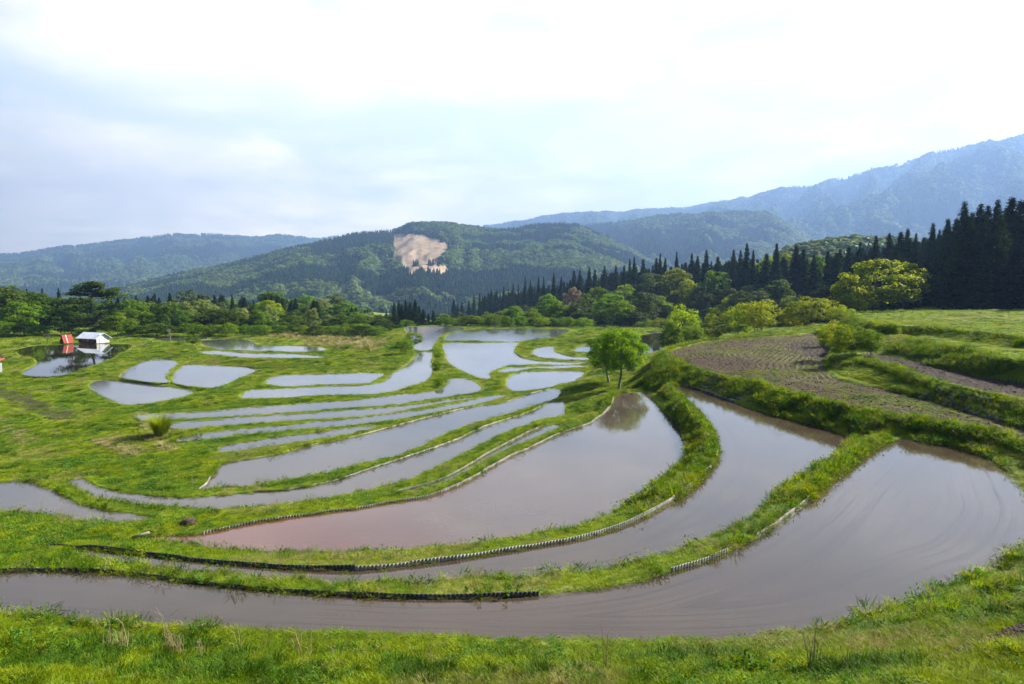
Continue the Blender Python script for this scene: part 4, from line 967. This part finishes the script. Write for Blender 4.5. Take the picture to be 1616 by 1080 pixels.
board([(560,901),(600,898),(660,891),(720,884),(800,871),(860,861),(920,850),(980,832),(1030,810),(1070,785),(1100,760),(1125,734),(1133,712)], 9.0, M_board_w, 'pale corrugated edging sweeping round the second bank towards the pair of trees', .15)
board([(0,903),(60,901),(120,902),(180,905),(250,913),(330,923),(400,930),(470,936),(560,941),(640,945),(720,945),(800,943),(850,940)], 8.5, M_board_k, 'low black edging along the foot of the nearest bank', .10)
board([(1060,904),(1100,891),(1150,873)], 8.5, M_board_w, 'short pale corrugated piece on the nearest bank, right of the middle', .15)
board([(1196,848),(1240,818),(1270,795),(1300,768),(1330,743),(1360,720),(1383,706)], 8.5, M_board_w, 'long smooth pale edging climbing the nearest bank to the right corner', .13)
board([(318,844),(361,834),(400,826),(456,818),(511,810),(567,803),(608,795),(664,787),(706,774),(747,755),(800,724),(842,705),(883,685),(925,671),(950,655),(964,641),(969,626)], 10.0, M_board_g, 'greyish edging along the far side of the reddish paddy up to the knoll', .11)
board([(555,793),(580,788),(622,779),(650,771),(692,759),(733,739),(761,722),(800,701),(828,686),(856,673)], 10.9, M_board_g, 'greyish edging over the thin sliver of water between two banks', .11)
board([(400,777),(456,773),(525,760),(567,746),(622,728),(678,710),(719,695),(761,675),(800,662),(828,653),(856,641)], 11.3, M_board_g, 'thin grey edging above the long paddy behind the sliver', .08)
board([(358,730),(400,724),(442,716),(483,705),(525,696),(567,688),(608,677),(650,666),(692,655),(733,645),(775,638),(800,634),(828,625),(856,617)], 11.7, M_board_g, 'thin grey edging above the broad paddy in the middle', .08)
board([(304,775),(314,773),(325,764),(333,754)], 11.7, M_board_w, 'white edging at the left end of the broad middle paddy', .1)

# ------------------------------------------------------------ sheds on the left
M_red = plain('red_metal_sheet', (.50, .07, .04), (.60, .10, .06), .5, 2, stretch=(8, 1, 1))
M_redfade = plain('faded_white_metal', (.55, .45, .40), (.75, .68, .62), .5, 2)
M_roofw = plain('pale_blue_metal_sheet', (.55, .62, .72), (.68, .74, .82), .4, 1.5)
M_wallw = plain('white_wall', (.55, .55, .58), (.68, .68, .70), .8, 1.5)
M_wallg = plain('grey_wall_boards', (.20, .21, .24), (.30, .31, .34), .8, 1.5)
M_darkw = plain('dark_boards', (.03, .03, .035), (.06, .06, .065), .8, 2)
M_glass = plain('window_glass', (.05, .06, .07), (.08, .09, .10), .1)
M_greenp = plain('green_pipe', (.03, .28, .22), (.05, .34, .26), .5)
M_wood = plain('weathered_wood', (.16, .12, .09), (.24, .19, .14), .85, 3)
# white shed: long side faces the viewer, gable on the right
pA = at_level(np.array([135., 543.5]), 14.0); yb = pA[1] + 3.0; xb = pA[0]
zb = CAMZ - 13.9
t = thing('shed', 'white shed with pale metal roof at the far edge of the dark pond', 'shed', (xb, yb, zb), rz=R(-22)); sc_ = pA[1] / F_PX
Wd, Dp, Hw, Hr = 41 * sc_, 22 * sc_, 8.5 * sc_, 15.5 * sc_
m = MB()
m.box((0, -Dp / 2, Hw / 2), (Wd, .12, Hw), mi=1); m.box((0, Dp / 2, Hw / 2), (Wd, .12, Hw), mi=0)
for sx in (-1, 1):
    x = sx * Wd / 2
    m.add([(x, -Dp / 2, 0), (x, Dp / 2, 0), (x, Dp / 2, Hw), (x, 0, Hr - .1), (x, -Dp / 2, Hw), (x - sx * .12, -Dp / 2, 0), (x - sx * .12, Dp / 2, 0), (x - sx * .12, Dp / 2, Hw), (x - sx * .12, 0, Hr - .1), (x - sx * .12, -Dp / 2, Hw)], [(0, 1, 2, 3, 4), (9, 8, 7, 6, 5), (0, 5, 6, 1), (1, 6, 7, 2), (2, 7, 8, 3), (3, 8, 9, 4), (4, 9, 5, 0)], 0)
m.obj('wall', [M_wallw, M_darkw], t)
m = MB()
for s_ in (-1, 1):
    a_ = math.atan2(Hr - Hw, Dp / 2); ln = math.hypot(Hr - Hw, Dp / 2) + .5
    c_ = (0, s_ * (ln / 2 * math.cos(a_)), Hr - ln / 2 * math.sin(a_) + .05)
    m.box(c_, (Wd + .9, ln, .07), M=Matrix.Rotation(-s_ * a_, 3, 'X'))
    for q in range(22):
        m.box((-Wd / 2 - .3 + (Wd + .6) * q / 21, c_[1], c_[2] + .06), (.05, ln * .99, .05), M=Matrix.Rotation(-s_ * a_, 3, 'X'))
m.obj('roof', M_roofw, t)
m = MB(); m.box((Wd / 2 + .03, -.3, 1.0), (.06, 1.0, 2.0)); m.obj('door', M_roofw, t)
for q, wx in enumerate((-.22, .02, .26)):
    m = MB(); m.box((wx * Wd, -Dp / 2 - .07, Hw * .52), (Wd * .15, .05, Hw * .55)); fr = m.obj('window', M_wood, t)
    m = MB(); m.box((wx * Wd - Wd * .035, -Dp / 2 - .11, Hw * .52), (Wd * .06, .03, Hw * .45)); m.box((wx * Wd + Wd * .035, -Dp / 2 - .11, Hw * .52), (Wd * .06, .03, Hw * .45)); m.obj('pane', M_glass, fr)
# red roofed hut
pB = at_level(np.array([93., 544.5]), 14.0); s1 = pB[1] / F_PX
t = thing('hut', 'small hut with steep red metal roof beside the white shed', 'hut', (pB[0], pB[1] + 2.6, zb), rz=R(145))
hw, hl, hh = 8 * s1, 15 * s1, 13.5 * s1
m = MB()
for sy in (-1, 1):
    y_ = sy * hl / 2 * .9
    m.add([(-hw * .82, y_, 0), (hw * .82, y_, 0), (0, y_, hh * .93), (-hw * .82, y_ - sy * .1, 0), (hw * .82, y_ - sy * .1, 0), (0, y_ - sy * .1, hh * .93)], [(0, 1, 2), (5, 4, 3), (0, 3, 4, 1), (1, 4, 5, 2), (2, 5, 3, 0)])
m.obj('wall', M_darkw, t)
m = MB(); ang = math.atan2(hh, hw)
for sx in (-1, 1):
    ln = math.hypot(hh, hw)
    Mx = Matrix.Rotation(sx * ang, 3, 'Y')
    m.box((sx * hw / 2, 0, hh / 2), (ln, hl, .08), M=Mx)
    for q in range(14): m.box((sx * (hw / 2 + .05), -hl / 2 + hl * (q + .5) / 14, hh / 2 + .03), (ln * .99, .05, .05), M=Mx)
ro = m.obj('roof', M_red, t)
m = MB()
m.box((-hw / 2 - .09, hl * .12, hh / 2 + .06), (math.hypot(hh, hw) * .97, hl * .09, .05), M=Matrix.Rotation(-ang, 3, 'Y')); m.obj('skylight_strip', M_redfade, ro)
# shed cut by the left edge
pC = at_level(np.array([10., 596.]), 14.2); s2 = pC[1] / F_PX
t = thing('shed', 'grey shed with red roof edge and green pipe cut by the left edge', 'shed', (pC[0] - 4.9, pC[1] + 1.6, CAMZ - 14.25))
hz = 20 * s2
m = MB(); m.box((0, 0, hz / 2), (4.4, 2.6, hz)); m.obj('wall', M_wallg, t)
m = MB(); m.box((0, 0, hz + .42), (5.0, 3.2, .1), M=Matrix.Rotation(R(7), 3, 'X')); m.box((0, -1.62, hz + .1), (5.0, .08, .5)); m.obj('roof', M_red, t)
m = MB(); m.box((-.9, -1.33, hz * .45), (1.1, .06, hz * .75)); m.obj('door', M_darkw, t)
m = MB(); m.tube([(2.26, -1.38, 0), (2.26, -1.38, hz)], [.07, .07], 8); m.obj('drain_pipe', M_greenp, t)
# stone faces in the terrace banks
M_stone = plain('dark_stone', (.06, .052, .045), (.20, .185, .17), .9, 1.2, bump=.5)
STONES = []
def stone_wall(P0, L0, rise, label, back=.5, size=.26):
    S = catmull(P0, False, 8); W = at_level(S, L0); c = np.r_[0, np.cumsum(np.linalg.norm(np.diff(W, axis=0), axis=1))]
    rr = random.Random(int(L0 * 10)); mb = MB(); row = 0; zz0 = 0
    while zz0 < rise:
        t = rr.uniform(0, size)
        while t < c[-1]:
            x = np.interp(t, c, W[:, 0]); y = np.interp(t, c, W[:, 1]); s = size * rr.uniform(.7, 1.35)
            i = min(int(np.searchsorted(c, t)), len(W) - 1); i = max(i, 1); d = W[i] - W[i - 1]; d /= np.linalg.norm(d); nrm = np.array([-d[1], d[0]])
            if nrm[1] < 0: nrm = -nrm
            qs = np.arange(-.3, 2.6, .05); gq = ground(x + nrm[0] * qs, y + nrm[1] * qs) - (CAMZ - L0 + zz0 + size * .35)
            if not (gq > 0).any() or rr.random() < .22: t += s * .95; continue
            q = qs[np.argmax(gq > 0)] - .16 + rr.uniform(-.06, .1)
            STONES.append((x + nrm[0] * q, y + nrm[1] * q))
            M_ = Matrix.Rotation(math.atan2(d[1], d[0]) + rr.uniform(-.15, .15), 3, 'Z') @ Matrix.Rotation(rr.uniform(-.3, .3), 3, 'X')
            vs = []
            n1 = 7
            for zt, rs in ((-.42, .55), (-.1, 1), (.25, .92), (.48, .4)):
                for k in range(n1):
                    a = 2 * math.pi * k / n1; vs.append(M_ @ Vector((s * .55 * rs * math.cos(a) * rr.uniform(.8, 1.15), size * .5 * rs * math.sin(a) * rr.uniform(.8, 1.1), s * .8 * zt)) + Vector((x + nrm[0] * q, y + nrm[1] * q, CAMZ - L0 + zz0 + size * .3)))
            fs = [(r_ * n1 + k, r_ * n1 + (k + 1) % n1, (r_ + 1) * n1 + (k + 1) % n1, (r_ + 1) * n1 + k) for r_ in range(3) for k in range(n1)] + [tuple(range(n1))[::-1], tuple(3 * n1 + k for k in range(n1))]
            mb.add(vs, fs); t += s * .95
        zz0 += size * .72; row += 1
    o = mb.obj('stone_wall', M_stone, None, False); tag(o, label, 'stone wall')
stone_wall([(1066,608),(1085,609),(1105,616),(1130,625),(1160,636)], 9.0, 1.1, 'dark stone facing under the tip of the tilled field')
stone_wall([(1440,628),(1480,638),(1530,652),(1575,664),(1612,675)], 7.8, .75, 'dark stone facing between the tilled field and the dark field')

# stump, boulder, pipe, stake
M_stump = plain('old_stump_wood', (.05, .032, .025), (.13, .09, .07), .95, 4, bump=1.0)
g_ = at_level(np.array([297., 833.]), 10.2); zz1 = gz(g_[0], g_[1]); rr = random.Random(3); m = MB()
m.tube([(-.25, 0, -.05), (.05, 0, .18), (.35, .05, .2)], [.34, .30, .26], 9)
for q in range(13):
    a = rr.uniform(0, 6.28); d = Vector((math.cos(a), math.sin(a) * .7, rr.uniform(-.2, .5)))
    b0 = Vector((rr.uniform(-.3, .2), 0, .12)); m.tube([b0, b0 + d * .3, b0 + d * .3 + Vector((rr.uniform(-.15, .15), 0, rr.uniform(-.2, .05)))], [.09, .055, .015], 5)
o = m.obj('tree_stump', M_stump, None, True, (g_[0], g_[1], zz1)); o.scale = (.72, .72, .62); tag(o, 'uprooted dark stump lying on the bank by the reddish paddy', 'stump')
g_ = at_level(np.array([222., 853.]), 10.0); zz1 = gz(g_[0], g_[1]); m = MB(); m.tube([(-.28, -.12, .02), (.28, .14, .14)], [.05, .05], 10)
o = m.obj('drain_pipe', M_board_w, None, True, (g_[0], g_[1], zz1 + .06)); tag(o, 'short white drain pipe at the left tip of the reddish paddy', 'pipe')
g_ = at_level(np.array([303., 776.]), 11.9); zz1 = gz(g_[0], g_[1]); m = MB(); m.tube([(0, 0, -.2), (.02, 0, .55)], [.022, .02], 7); m.box((.02, 0, .56), (.05, .05, .03))
o = m.obj('marker_stake', M_board_w, None, False, (g_[0], g_[1], zz1)); tag(o, 'thin white stake on the bank at the left end of the middle paddy', 'stake')

# ------------------------------------------------------------ grass and herbs
def blade_clump(name, seed, n, rad, h, wid, mat, bend=.5, seg=2, tiltmax=.5):
    r_ = np.random.default_rng(seed); V = []; Fc = []
    for i in range(n):
        q = rad * math.sqrt(r_.random()); a = r_.uniform(0, 6.28); b = np.array([q * math.cos(a), q * math.sin(a), -.03])
        az_ = a + r_.normal(0, .8); hh = h * r_.uniform(.5, 1.15); lean = r_.uniform(.05, tiltmax) + q / rad * .25
        d = np.array([math.cos(az_), math.sin(az_), 0]); side = np.array([-d[1], d[0], 0]) * wid * r_.uniform(.7, 1.3) / 2
        p1 = b + d * hh * lean * .35 + np.array([0, 0, hh * .62]); p2 = b + d * hh * (lean * .8 + bend * .3) + np.array([0, 0, hh * (1 - bend * .25)])
        k = len(V); V += [b - side, b + side, p1 + side * .8, p1 - side * .8, p2 + side * .1, p2 - side * .1]
        Fc += [(k, k + 1, k + 2, k + 3), (k + 3, k + 2, k + 4, k + 5)]
    return mesh_np(name, V, Fc, mat)
def leaf_clump(name, seed, n, rad, h, size, mat):
    r_ = np.random.default_rng(seed)
    c = np.stack([r_.normal(0, rad * .5, n), r_.normal(0, rad * .5, n), r_.uniform(.05, 1, n) * h], -1)
    nr_ = r_.normal(0, .35, (n, 3)) + np.array([0, 0, 1]); V, F_ = leafquads(r_, c, nr_, size, .15)
    return mesh_np(name, V, F_, mat)
GP = [blade_clump('grass_clump', 1, 70, .20, .16, .011, M_grass), blade_clump('grass_clump', 2, 70, .22, .20, .010, M_grass), blade_clump('grass_clump', 3, 60, .18, .24, .012, M_lush),
      leaf_clump('weed_clump', 4, 46, .20, .16, .034, M_weed), blade_clump('grass_clump', 5, 55, .22, .19, .009, M_straw_g), blade_clump('grass_clump', 6, 80, .26, .13, .010, M_grass, .7, tiltmax=.9)]
def ring(r0, r1, dens, scl, hs, amax=R(43), seed=1, steep=False, amin=None):
    r2 = np.random.default_rng(seed); amin = -amax if amin is None else amin; area = (amax - amin) / 2 * (r1 * r1 - r0 * r0); n = int(area * dens)
    r = np.sqrt(r2.uniform(r0 * r0, r1 * r1, n)); a = r2.uniform(amin, amax, n); x = r * np.sin(a); y = r * np.cos(a)
    z, dn, ins, di = ground(x, y, True)
    ok = (ins < 0) & (dn > np.where(r > 50, .16 * scl, np.where(r > 17, .07, .03)))
    ok |= (ins == kid['meadow']) | (ins == kid['terrace'])
    ok |= (ins == kid['tilled']) & (fbm(x * .3, y * .3, 3, 71) > .56) & (r2.random(n) < .5)
    if steep:
        g1 = ground(x + .25, y); g2 = ground(x, y + .25); ok &= np.hypot(g1 - z, g2 - z) > .13
        ok &= dn > .12
    dd, mm = sdist(x, y, at_level(catmull(PATCH['clods_right'][2]), 6.6), 4)
    ok &= ~(mm & (dd < -.05) & (r2.random(n) < .93))
    for pk in ('mud_left', 'mud_left_top'):
        dd, mm = sdist(x, y, at_level(catmull(PATCH[pk][2]), PATCH[pk][1]), 4); ok &= ~(mm & (dd < .3) & (r2.random(n) < .75))
    cell = {(int(a_ / .3), int(b_ / .3)) for a_, b_ in STONES}; cell = {(i_ + u_, j_ + v_) for i_, j_ in cell for u_ in (-1, 0, 1) for v_ in (-1, 0, 1)}
    if r1 > 30: ok &= ~np.array([(int(a_ / .3), int(b_ / .3)) in cell if k_ and a_ > 5 and (a_ * 7.3 + b_ * 3.1) % 1.0 < .8 else False for a_, b_, k_ in zip(x, y, ok)])
    x, y, z, dn, ins = x[ok], y[ok], z[ok], dn[ok], ins[ok]; n = len(x)
    f1 = fbm(x * .28, y * .28, 3, 61); f2 = fbm(x * .7 + 9, y * .7, 3, 65)
    v = r2.choice([0, 1, 5], n)
    v = np.where((f2 > .62) & (r2.random(n) < .6) & (dn > .8), 2, v)
    v = np.where((f1 > .58) & (r2.random(n) < .5), 3, v)
    v = np.where((f1 < .36) & (r2.random(n) < .6), 4, v)
    v = np.where(r2.random(n) < .05, 4, v); v = np.where(r2.random(n) < .08, 3, v)
    flat = (ins >= 0)
    if steep: v = r2.choice([5, 3, 3, 1, 4, 2], n)
    h = scl * r2.uniform(.65, 1.25, n) * np.where(flat, .55, 1) * (1 + .25 * ((v == 2) & (f2 > .64)))
    return np.stack([x, y, z], -1), np.stack([h * r2.uniform(.9, 1.3, n), h * r2.uniform(.9, 1.3, n), h * hs * np.where(dn < .9, .45, 1)], -1), r2.uniform(0, 6.28, n), v, r2.normal(0, .55 if steep else .12, (n, 2))
parts = [ring(5.5, 17, 90, .72, .8, R(56), seed=1), ring(17, 30, 60, .8, .72, R(56), seed=2), ring(30, 50, 30, 1.0, .68, R(52), seed=3), ring(50, 90, 20, 1.15, .5, R(48), seed=4), ring(90, 150, 6.5, 1.9, .42, seed=5), ring(150, 240, 1.6, 2.8, .42, seed=6)]
parts += [ring(17, 60, 60, 1.15, .95, seed=11, steep=True), ring(60, 115, 60, 1.5, 1.1, R(43), 12, True, R(12)), ring(28, 66, 230, 1.5, 1.2, R(43), 13, True, R(8))]
P, S_, Rz, Vi, Ti = (np.concatenate([q[i] for q in parts]) for i in range(5))
print('grass clumps', len(P))
scatter('grass', P, S_, Rz, Vi, GP, 'green grass growing over the terrace banks', Ti)
def in_patch(P_, L, n, seed):
    W = at_level(catmull(P_), L); r2 = np.random.default_rng(seed); lo, hi = W.min(0), W.max(0)
    x = r2.uniform(lo[0], hi[0], n * 3); y = r2.uniform(lo[1], hi[1], n * 3); d, m = sdist(x, y, W, 1); ok = m & (d < 0); x, y = x[ok][:n], y[ok][:n]
    z, dn, ins, di = ground(x, y, True); k = ins < 0
    return x[k], y[k], z[k], r2
RP = [blade_clump('reed_clump', 21, 60, .5, 1.3, .03, M_straw, .4), blade_clump('reed_clump', 22, 60, .5, 1.1, .03, M_straw_g, .4)]
x, y, z, r2 = in_patch([(430,535),(470,524),(530,524),(580,532),(612,548),(610,562),(560,566),(540,558),(505,550),(450,545)], 14.6, 460, 5)
keep = fbm(x * .08, y * .08, 3, 7) > .42; x, y, z = x[keep], y[keep], z[keep]; h = r2.uniform(.4, .9, len(x))
scatter('dry_reeds', np.stack([x, y, z], -1), np.stack([h * 1.4, h * 1.4, h], -1), r2.uniform(0, 6, len(x)), r2.integers(0, 2, len(x)), RP, 'withered tan reeds on the slope behind the middle paddies')
x, y, z, r2 = in_patch([(1340,499),(1420,495),(1500,493),(1616,491),(1750,490),(1750,487.5),(1616,488),(1500,490),(1420,492),(1340,496)], 3.5, 320, 8)
h = r2.uniform(.5, 1.0, len(x)); z = np.array([gz(a, b) for a, b in zip(x, y)])
scatter('tall_weeds', np.stack([x, y, z], -1), np.stack([h * 3, h * 3, h * 3.6], -1), r2.uniform(0, 6, len(x)), r2.choice([3, 4, 1], len(x)), GP, 'tall pale weeds along the far edge of the meadow')
for pk, n in (('wither_a', 90), ('wither_b', 110), ('wither_c', 90)):
    x, y, z, r2 = in_patch(PATCH[pk][2], PATCH[pk][1], n, 12); h = r2.uniform(.10, .22, len(x))
    scatter('withered_grass', np.stack([x, y, z], -1), np.stack([h * 2.5, h * 2.5, h], -1), r2.uniform(0, 6, len(x)), r2.integers(0, 2, len(x)), RP, {'wither_a': 'flattened straw patch in the middle of the left meadow', 'wither_b': 'straw streak running below the round grass tussock', 'wither_c': 'straw patch at the left edge of the meadow'}[pk])
FLW = [leaf_clump('flower_head', 31, 3, .05, .2, .012, M_flower)]
x, y, z, r2 = in_patch([(1430,965),(1500,940),(1570,915),(1616,890),(1660,880),(1660,930),(1560,960),(1480,985)], 7.3, 110, 15)
scatter('white_flowers', np.stack([x, y, z], -1), np.ones((len(x), 3)), r2.uniform(0, 6, len(x)), np.zeros(len(x)), FLW, 'small white flowers dotted over the right foreground bank')
CL = []
r3 = np.random.default_rng(4)
for sd_ in range(3):
    m = MB(); n1 = 6; vs = []
    for zt, rs in ((-.4, .6), (.1, 1), (.45, .5)):
        for k in range(n1): vs.append((rs * .5 * math.cos(k * 1.047) * r3.uniform(.7, 1.2), rs * .5 * math.sin(k * 1.047) * r3.uniform(.7, 1.2), zt * .7 * r3.uniform(.8, 1.2)))
    m.add(vs, [(r_ * n1 + k, r_ * n1 + (k + 1) % n1, (r_ + 1) * n1 + (k + 1) % n1, (r_ + 1) * n1 + k) for r_ in range(2) for k in range(n1)] + [tuple(range(n1))[::-1], tuple(2 * n1 + k for k in range(n1))])
    CL.append(m.mesh('clod', plain('dug_soil', (.05, .032, .02), (.11, .075, .05), 1.0, 4)))
x, y, z, r2 = in_patch(PATCH['clods_right'][2], 6.6, 1500, 18); h = r2.uniform(.02, .09, len(x))
scatter('soil_clods', np.stack([x, y, z], -1), np.stack([h, h, h * .8], -1), r2.uniform(0, 6, len(x)), r2.integers(0, 3, len(x)), CL, 'dug brown clods on the bare patch of the right foreground')
# bigger clods over the two tilled fields
r2 = np.random.default_rng(33); n = 15000; a = r2.uniform(R(10), R(42), n); r = np.sqrt(r2.uniform(30**2, 95**2, n)); x = r * np.sin(a); y = r * np.cos(a); z, dn, ins, di = ground(x, y, True)
k = (ins == kid['tilled']) | (ins == kid['dark']); x, y, z = x[k], y[k], z[k]; h = r2.uniform(.04, .16, len(x))
scatter('field_clods', np.stack([x, y, z], -1), np.stack([h, h, h * .8], -1), r2.uniform(0, 6, len(x)), r2.integers(0, 3, len(x)), CL, 'turned clods of earth on the tilled fields')

# tussocks, dead stalks and leafy herbs that stand out one by one
def stalks(px, py, L, hpx, n, spread, label, seed, lean=.35, mat=None, thick=.0045, plume=False):
    g_ = at_level(np.array([px, py], float), L); z = gz(g_[0], g_[1]); H = hpx * g_[1] / F_PX; rr = random.Random(seed); m = MB()
    for i in range(n):
        b = Vector((rr.gauss(0, spread), rr.gauss(0, spread * .6), -.05)); a = rr.uniform(0, 6.28); l = rr.uniform(.1, 1) * lean; h = H * rr.uniform(.45, 1.05) if i else H
        d = Vector((math.cos(a), math.sin(a) * .6, 0)); pts = [b, b + d * l * h * .15 + Vector((0, 0, h * .4)), b + d * l * h * .5 + Vector((0, 0, h * .78)), b + d * l * h * (1.1 + l) + Vector((0, 0, h * (1 - l * .35)))]
        tk = thick * (1.5 if n < 10 else 1); m.tube(pts, [tk * 1.3, tk, tk * .8, tk * .5], 4, cap=False)
        if plume and i % 3 == 0:
            e = pts[3]
            for q in range(7): m.tube([e - d * q * .02 * H * l, e + Vector((rr.uniform(-.03, .03), rr.uniform(-.03, .03), rr.uniform(.0, .05)))], [thick * .6, thick * .2], 3, cap=False)
    o = m.obj('dead_grass_tuft', mat or M_straw, None, False, (g_[0], g_[1], z)); return tag(o, label, 'dry grass', 'dead stalks along the near bank')
for a in [(165,992,7.7,62,4,.04,'single tall dead stalk rising left of the dense straw tuft, curved'),(190,992,7.7,42,16,.09,'low fan of dead stalks left of the dense straw tuft'),(205,994,7.6,66,3,.05,'long arching dead stalk leaning right over the near water'),
          (275,1000,7.4,48,46,.12,'dense upright tuft of straw on the near bank, the fullest one'),(262,1000,7.4,86,5,.07,'tall curving stalks behind the dense straw tuft'),(312,1002,7.4,42,12,.09,'thin stalks just right of the dense straw tuft'),
          (375,1003,7.4,66,5,.07,'thin dark tipped stalks in the left third of the near bank'),(412,1010,7.3,38,5,.06,'bent stalk bowing to the right on the near bank'),(478,1012,7.3,72,9,.09,'spreading stalks left of the leafy herb on the near bank'),
          (525,1012,7.3,46,4,.06,'thin stalk just left of the leafy herb on the near bank'),(578,1008,7.3,40,12,.07,'grey twigs standing beside the leafy herb'),(682,1022,7.2,42,14,.10,'short straw tuft in the middle of the near bank'),
          (955,1040,7.0,92,10,.05,'tall slim straw tuft right of the middle, highest on the near bank'),(1285,1035,6.9,84,9,.06,'tall pale stalks at the right curve of the near bank'),(1325,1035,6.8,44,4,.06,'short leaning stalk right of the tall pale ones'),
          (40,800,10.4,28,22,.25,'faint dead grass fringe on the left bank before the narrow paddy'),(98,822,10.2,36,26,.2,'dead grass fringe at the right end of the left bank')]:
    stalks(*a[:6], a[6], int(a[0]))
def herb(px, py, L, hpx, n, label, seed, wide=.12, mat=None, leaf=.04):
    g_ = at_level(np.array([px, py], float), L); z = gz(g_[0], g_[1]); H = hpx * g_[1] / F_PX; r_ = np.random.default_rng(seed)
    t = thing('leafy_herb', label, 'plant', (g_[0], g_[1], z), 'leafy herbs on the banks'); m = MB(); cc = []
    for i in range(n):
        bx, by = r_.normal(0, wide, 2); h = H * r_.uniform(.6, 1.05); lx, ly = r_.normal(0, .08, 2); p = [Vector((bx, by, -.03)), Vector((bx + lx * .5, by + ly * .5, h * .5)), Vector((bx + lx, by + ly, h))]
        m.tube(p, [.006, .004, .002], 5, cap=False)
        for q in range(18):
            f = r_.uniform(.25, 1.05); c = p[0].lerp(p[2], f); aa = r_.uniform(0, 6.28); cc.append((c[0] + math.cos(aa) * leaf * 1.1, c[1] + math.sin(aa) * leaf * 1.1, c[2]))
    m.obj('stem', M_weed, t, False); cc = np.array(cc)
    V, F_ = leafquads(r_, cc, np.tile([0, 0, 1.0], (len(cc), 1)), leaf, .2); link(mesh_np('leaves', V, F_, mat or M_weed), 'leaves', t)
herb(587, 1010, 7.3, 46, 5, 'upright leafy herb on the near bank left of the middle', 1)
herb(30, 985, 7.5, 34, 9, 'leafy shoots at the left end of the near bank', 2, .2)
herb(85, 985, 7.5, 34, 9, 'bushy leafy shoots near the left end of the near bank', 3, .2)
herb(120, 985, 7.5, 28, 4, 'small leafy sprig left of the curved dead stalk', 4, .08)
herb(395, 1008, 7.4, 22, 4, 'small herb at the foot of the thin dark tipped stalks', 5, .08)
herb(775, 931, 8.42, 18, 15, 'low patch of broad round leaves on the nearest bank, middle', 6, .38, M_weed, .05)
herb(1200, 1050, 6.9, 18, 14, 'broad leaved weeds on the near bank below the right water', 7, .3, M_weed, .06)
def tussock(px, py, L, top, wpx, label, mat, n, seed, nm='grass_tussock'):
    g_ = at_level(np.array([px, py], float), L); z = gz(g_[0], g_[1]); H = max((py - top) * g_[1] / F_PX, .1); W = wpx * g_[1] / F_PX
    o = link(blade_clump(nm, seed, n, W * .28, H * 1.15, max(.012, g_[1] * .0007), mat, .5, tiltmax=.7), nm, None, (g_[0], g_[1], z)); tag(o, label, 'grass tuft', 'tussocks standing above the turf')
tussock(254, 690, 12.7, 660, 30, 'round bright green grass tussock on the left meadow', M_grass, 900, 5)
for i, (px, py, wpx, top) in enumerate([(250,1015,90,985),(160,1035,70,1012),(330,1048,80,1024),(75,1030,90,1005),(430,1030,80,1008),(495,1035,60,1015),(700,1045,90,1022),(770,1042,55,1022),(850,1052,80,1020),(905,1065,60,1042),(1010,1066,90,1040),(1130,1060,80,1038),(1300,1050,90,1024),(1390,1042,70,1020),(560,1060,70,1040),(1450,1060,80,1036)]):
    g_ = at_level(np.array([px, py], float), 6.9)
    tussock(px, py, 7.0, top + (py - top) * .25, wpx * .8, ['deep green grass tussock low in the near bank, below the dense straw tuft','deep green tussock below the curved dead stalk','deep green tussock below and right of the dense straw tuft','wide deep green tussock at the left end of the near bank','deep green tussock between the bent stalk and the spreading stalks','small tussock right below the spreading stalks','wide dark tussock below the short middle straw tuft','small dark tussock right of the wide dark middle one','tall dark tussock left of the slim straw tuft','small tussock right below the tall dark one','wide tussock right of the slim straw tuft','tussock above the bottom edge, left of the broad leaved weeds','dark tussock at the foot of the tall pale stalks','tussock right of the tall pale stalks','low tussock below the leafy herb','tussock left of the bare soil patch'][i], M_lush, 260, 40 + i)

# ------------------------------------------------------------ the air
m, N = new_mat('hazy_air')
vol = N.n('ShaderNodeVolumePrincipled', {'Color': c3(.30, .50, .95), 'Density': 1.85e-4, 'Anisotropy': 0.25})
N.n('ShaderNodeOutputMaterial', {1: vol.outputs[0]})
mb = MB(); mb.box((0, 3400, 0), (15000, 7600, 2))
me = mb.mesh('haze', m)
zlo, zhi = CAMZ - 77.5, 1220.0
for v in me.vertices: v.co.z = zlo if v.co.z < 0 else zhi
for v in me.vertices: v.co.y = -7050.0 if v.co.y < 3400 else 8800.0
for v in me.vertices: v.co.x *= 1.2
ho = link(me, 'haze'); tag(ho, 'thin bluish haze filling the valley air', kind='stuff')
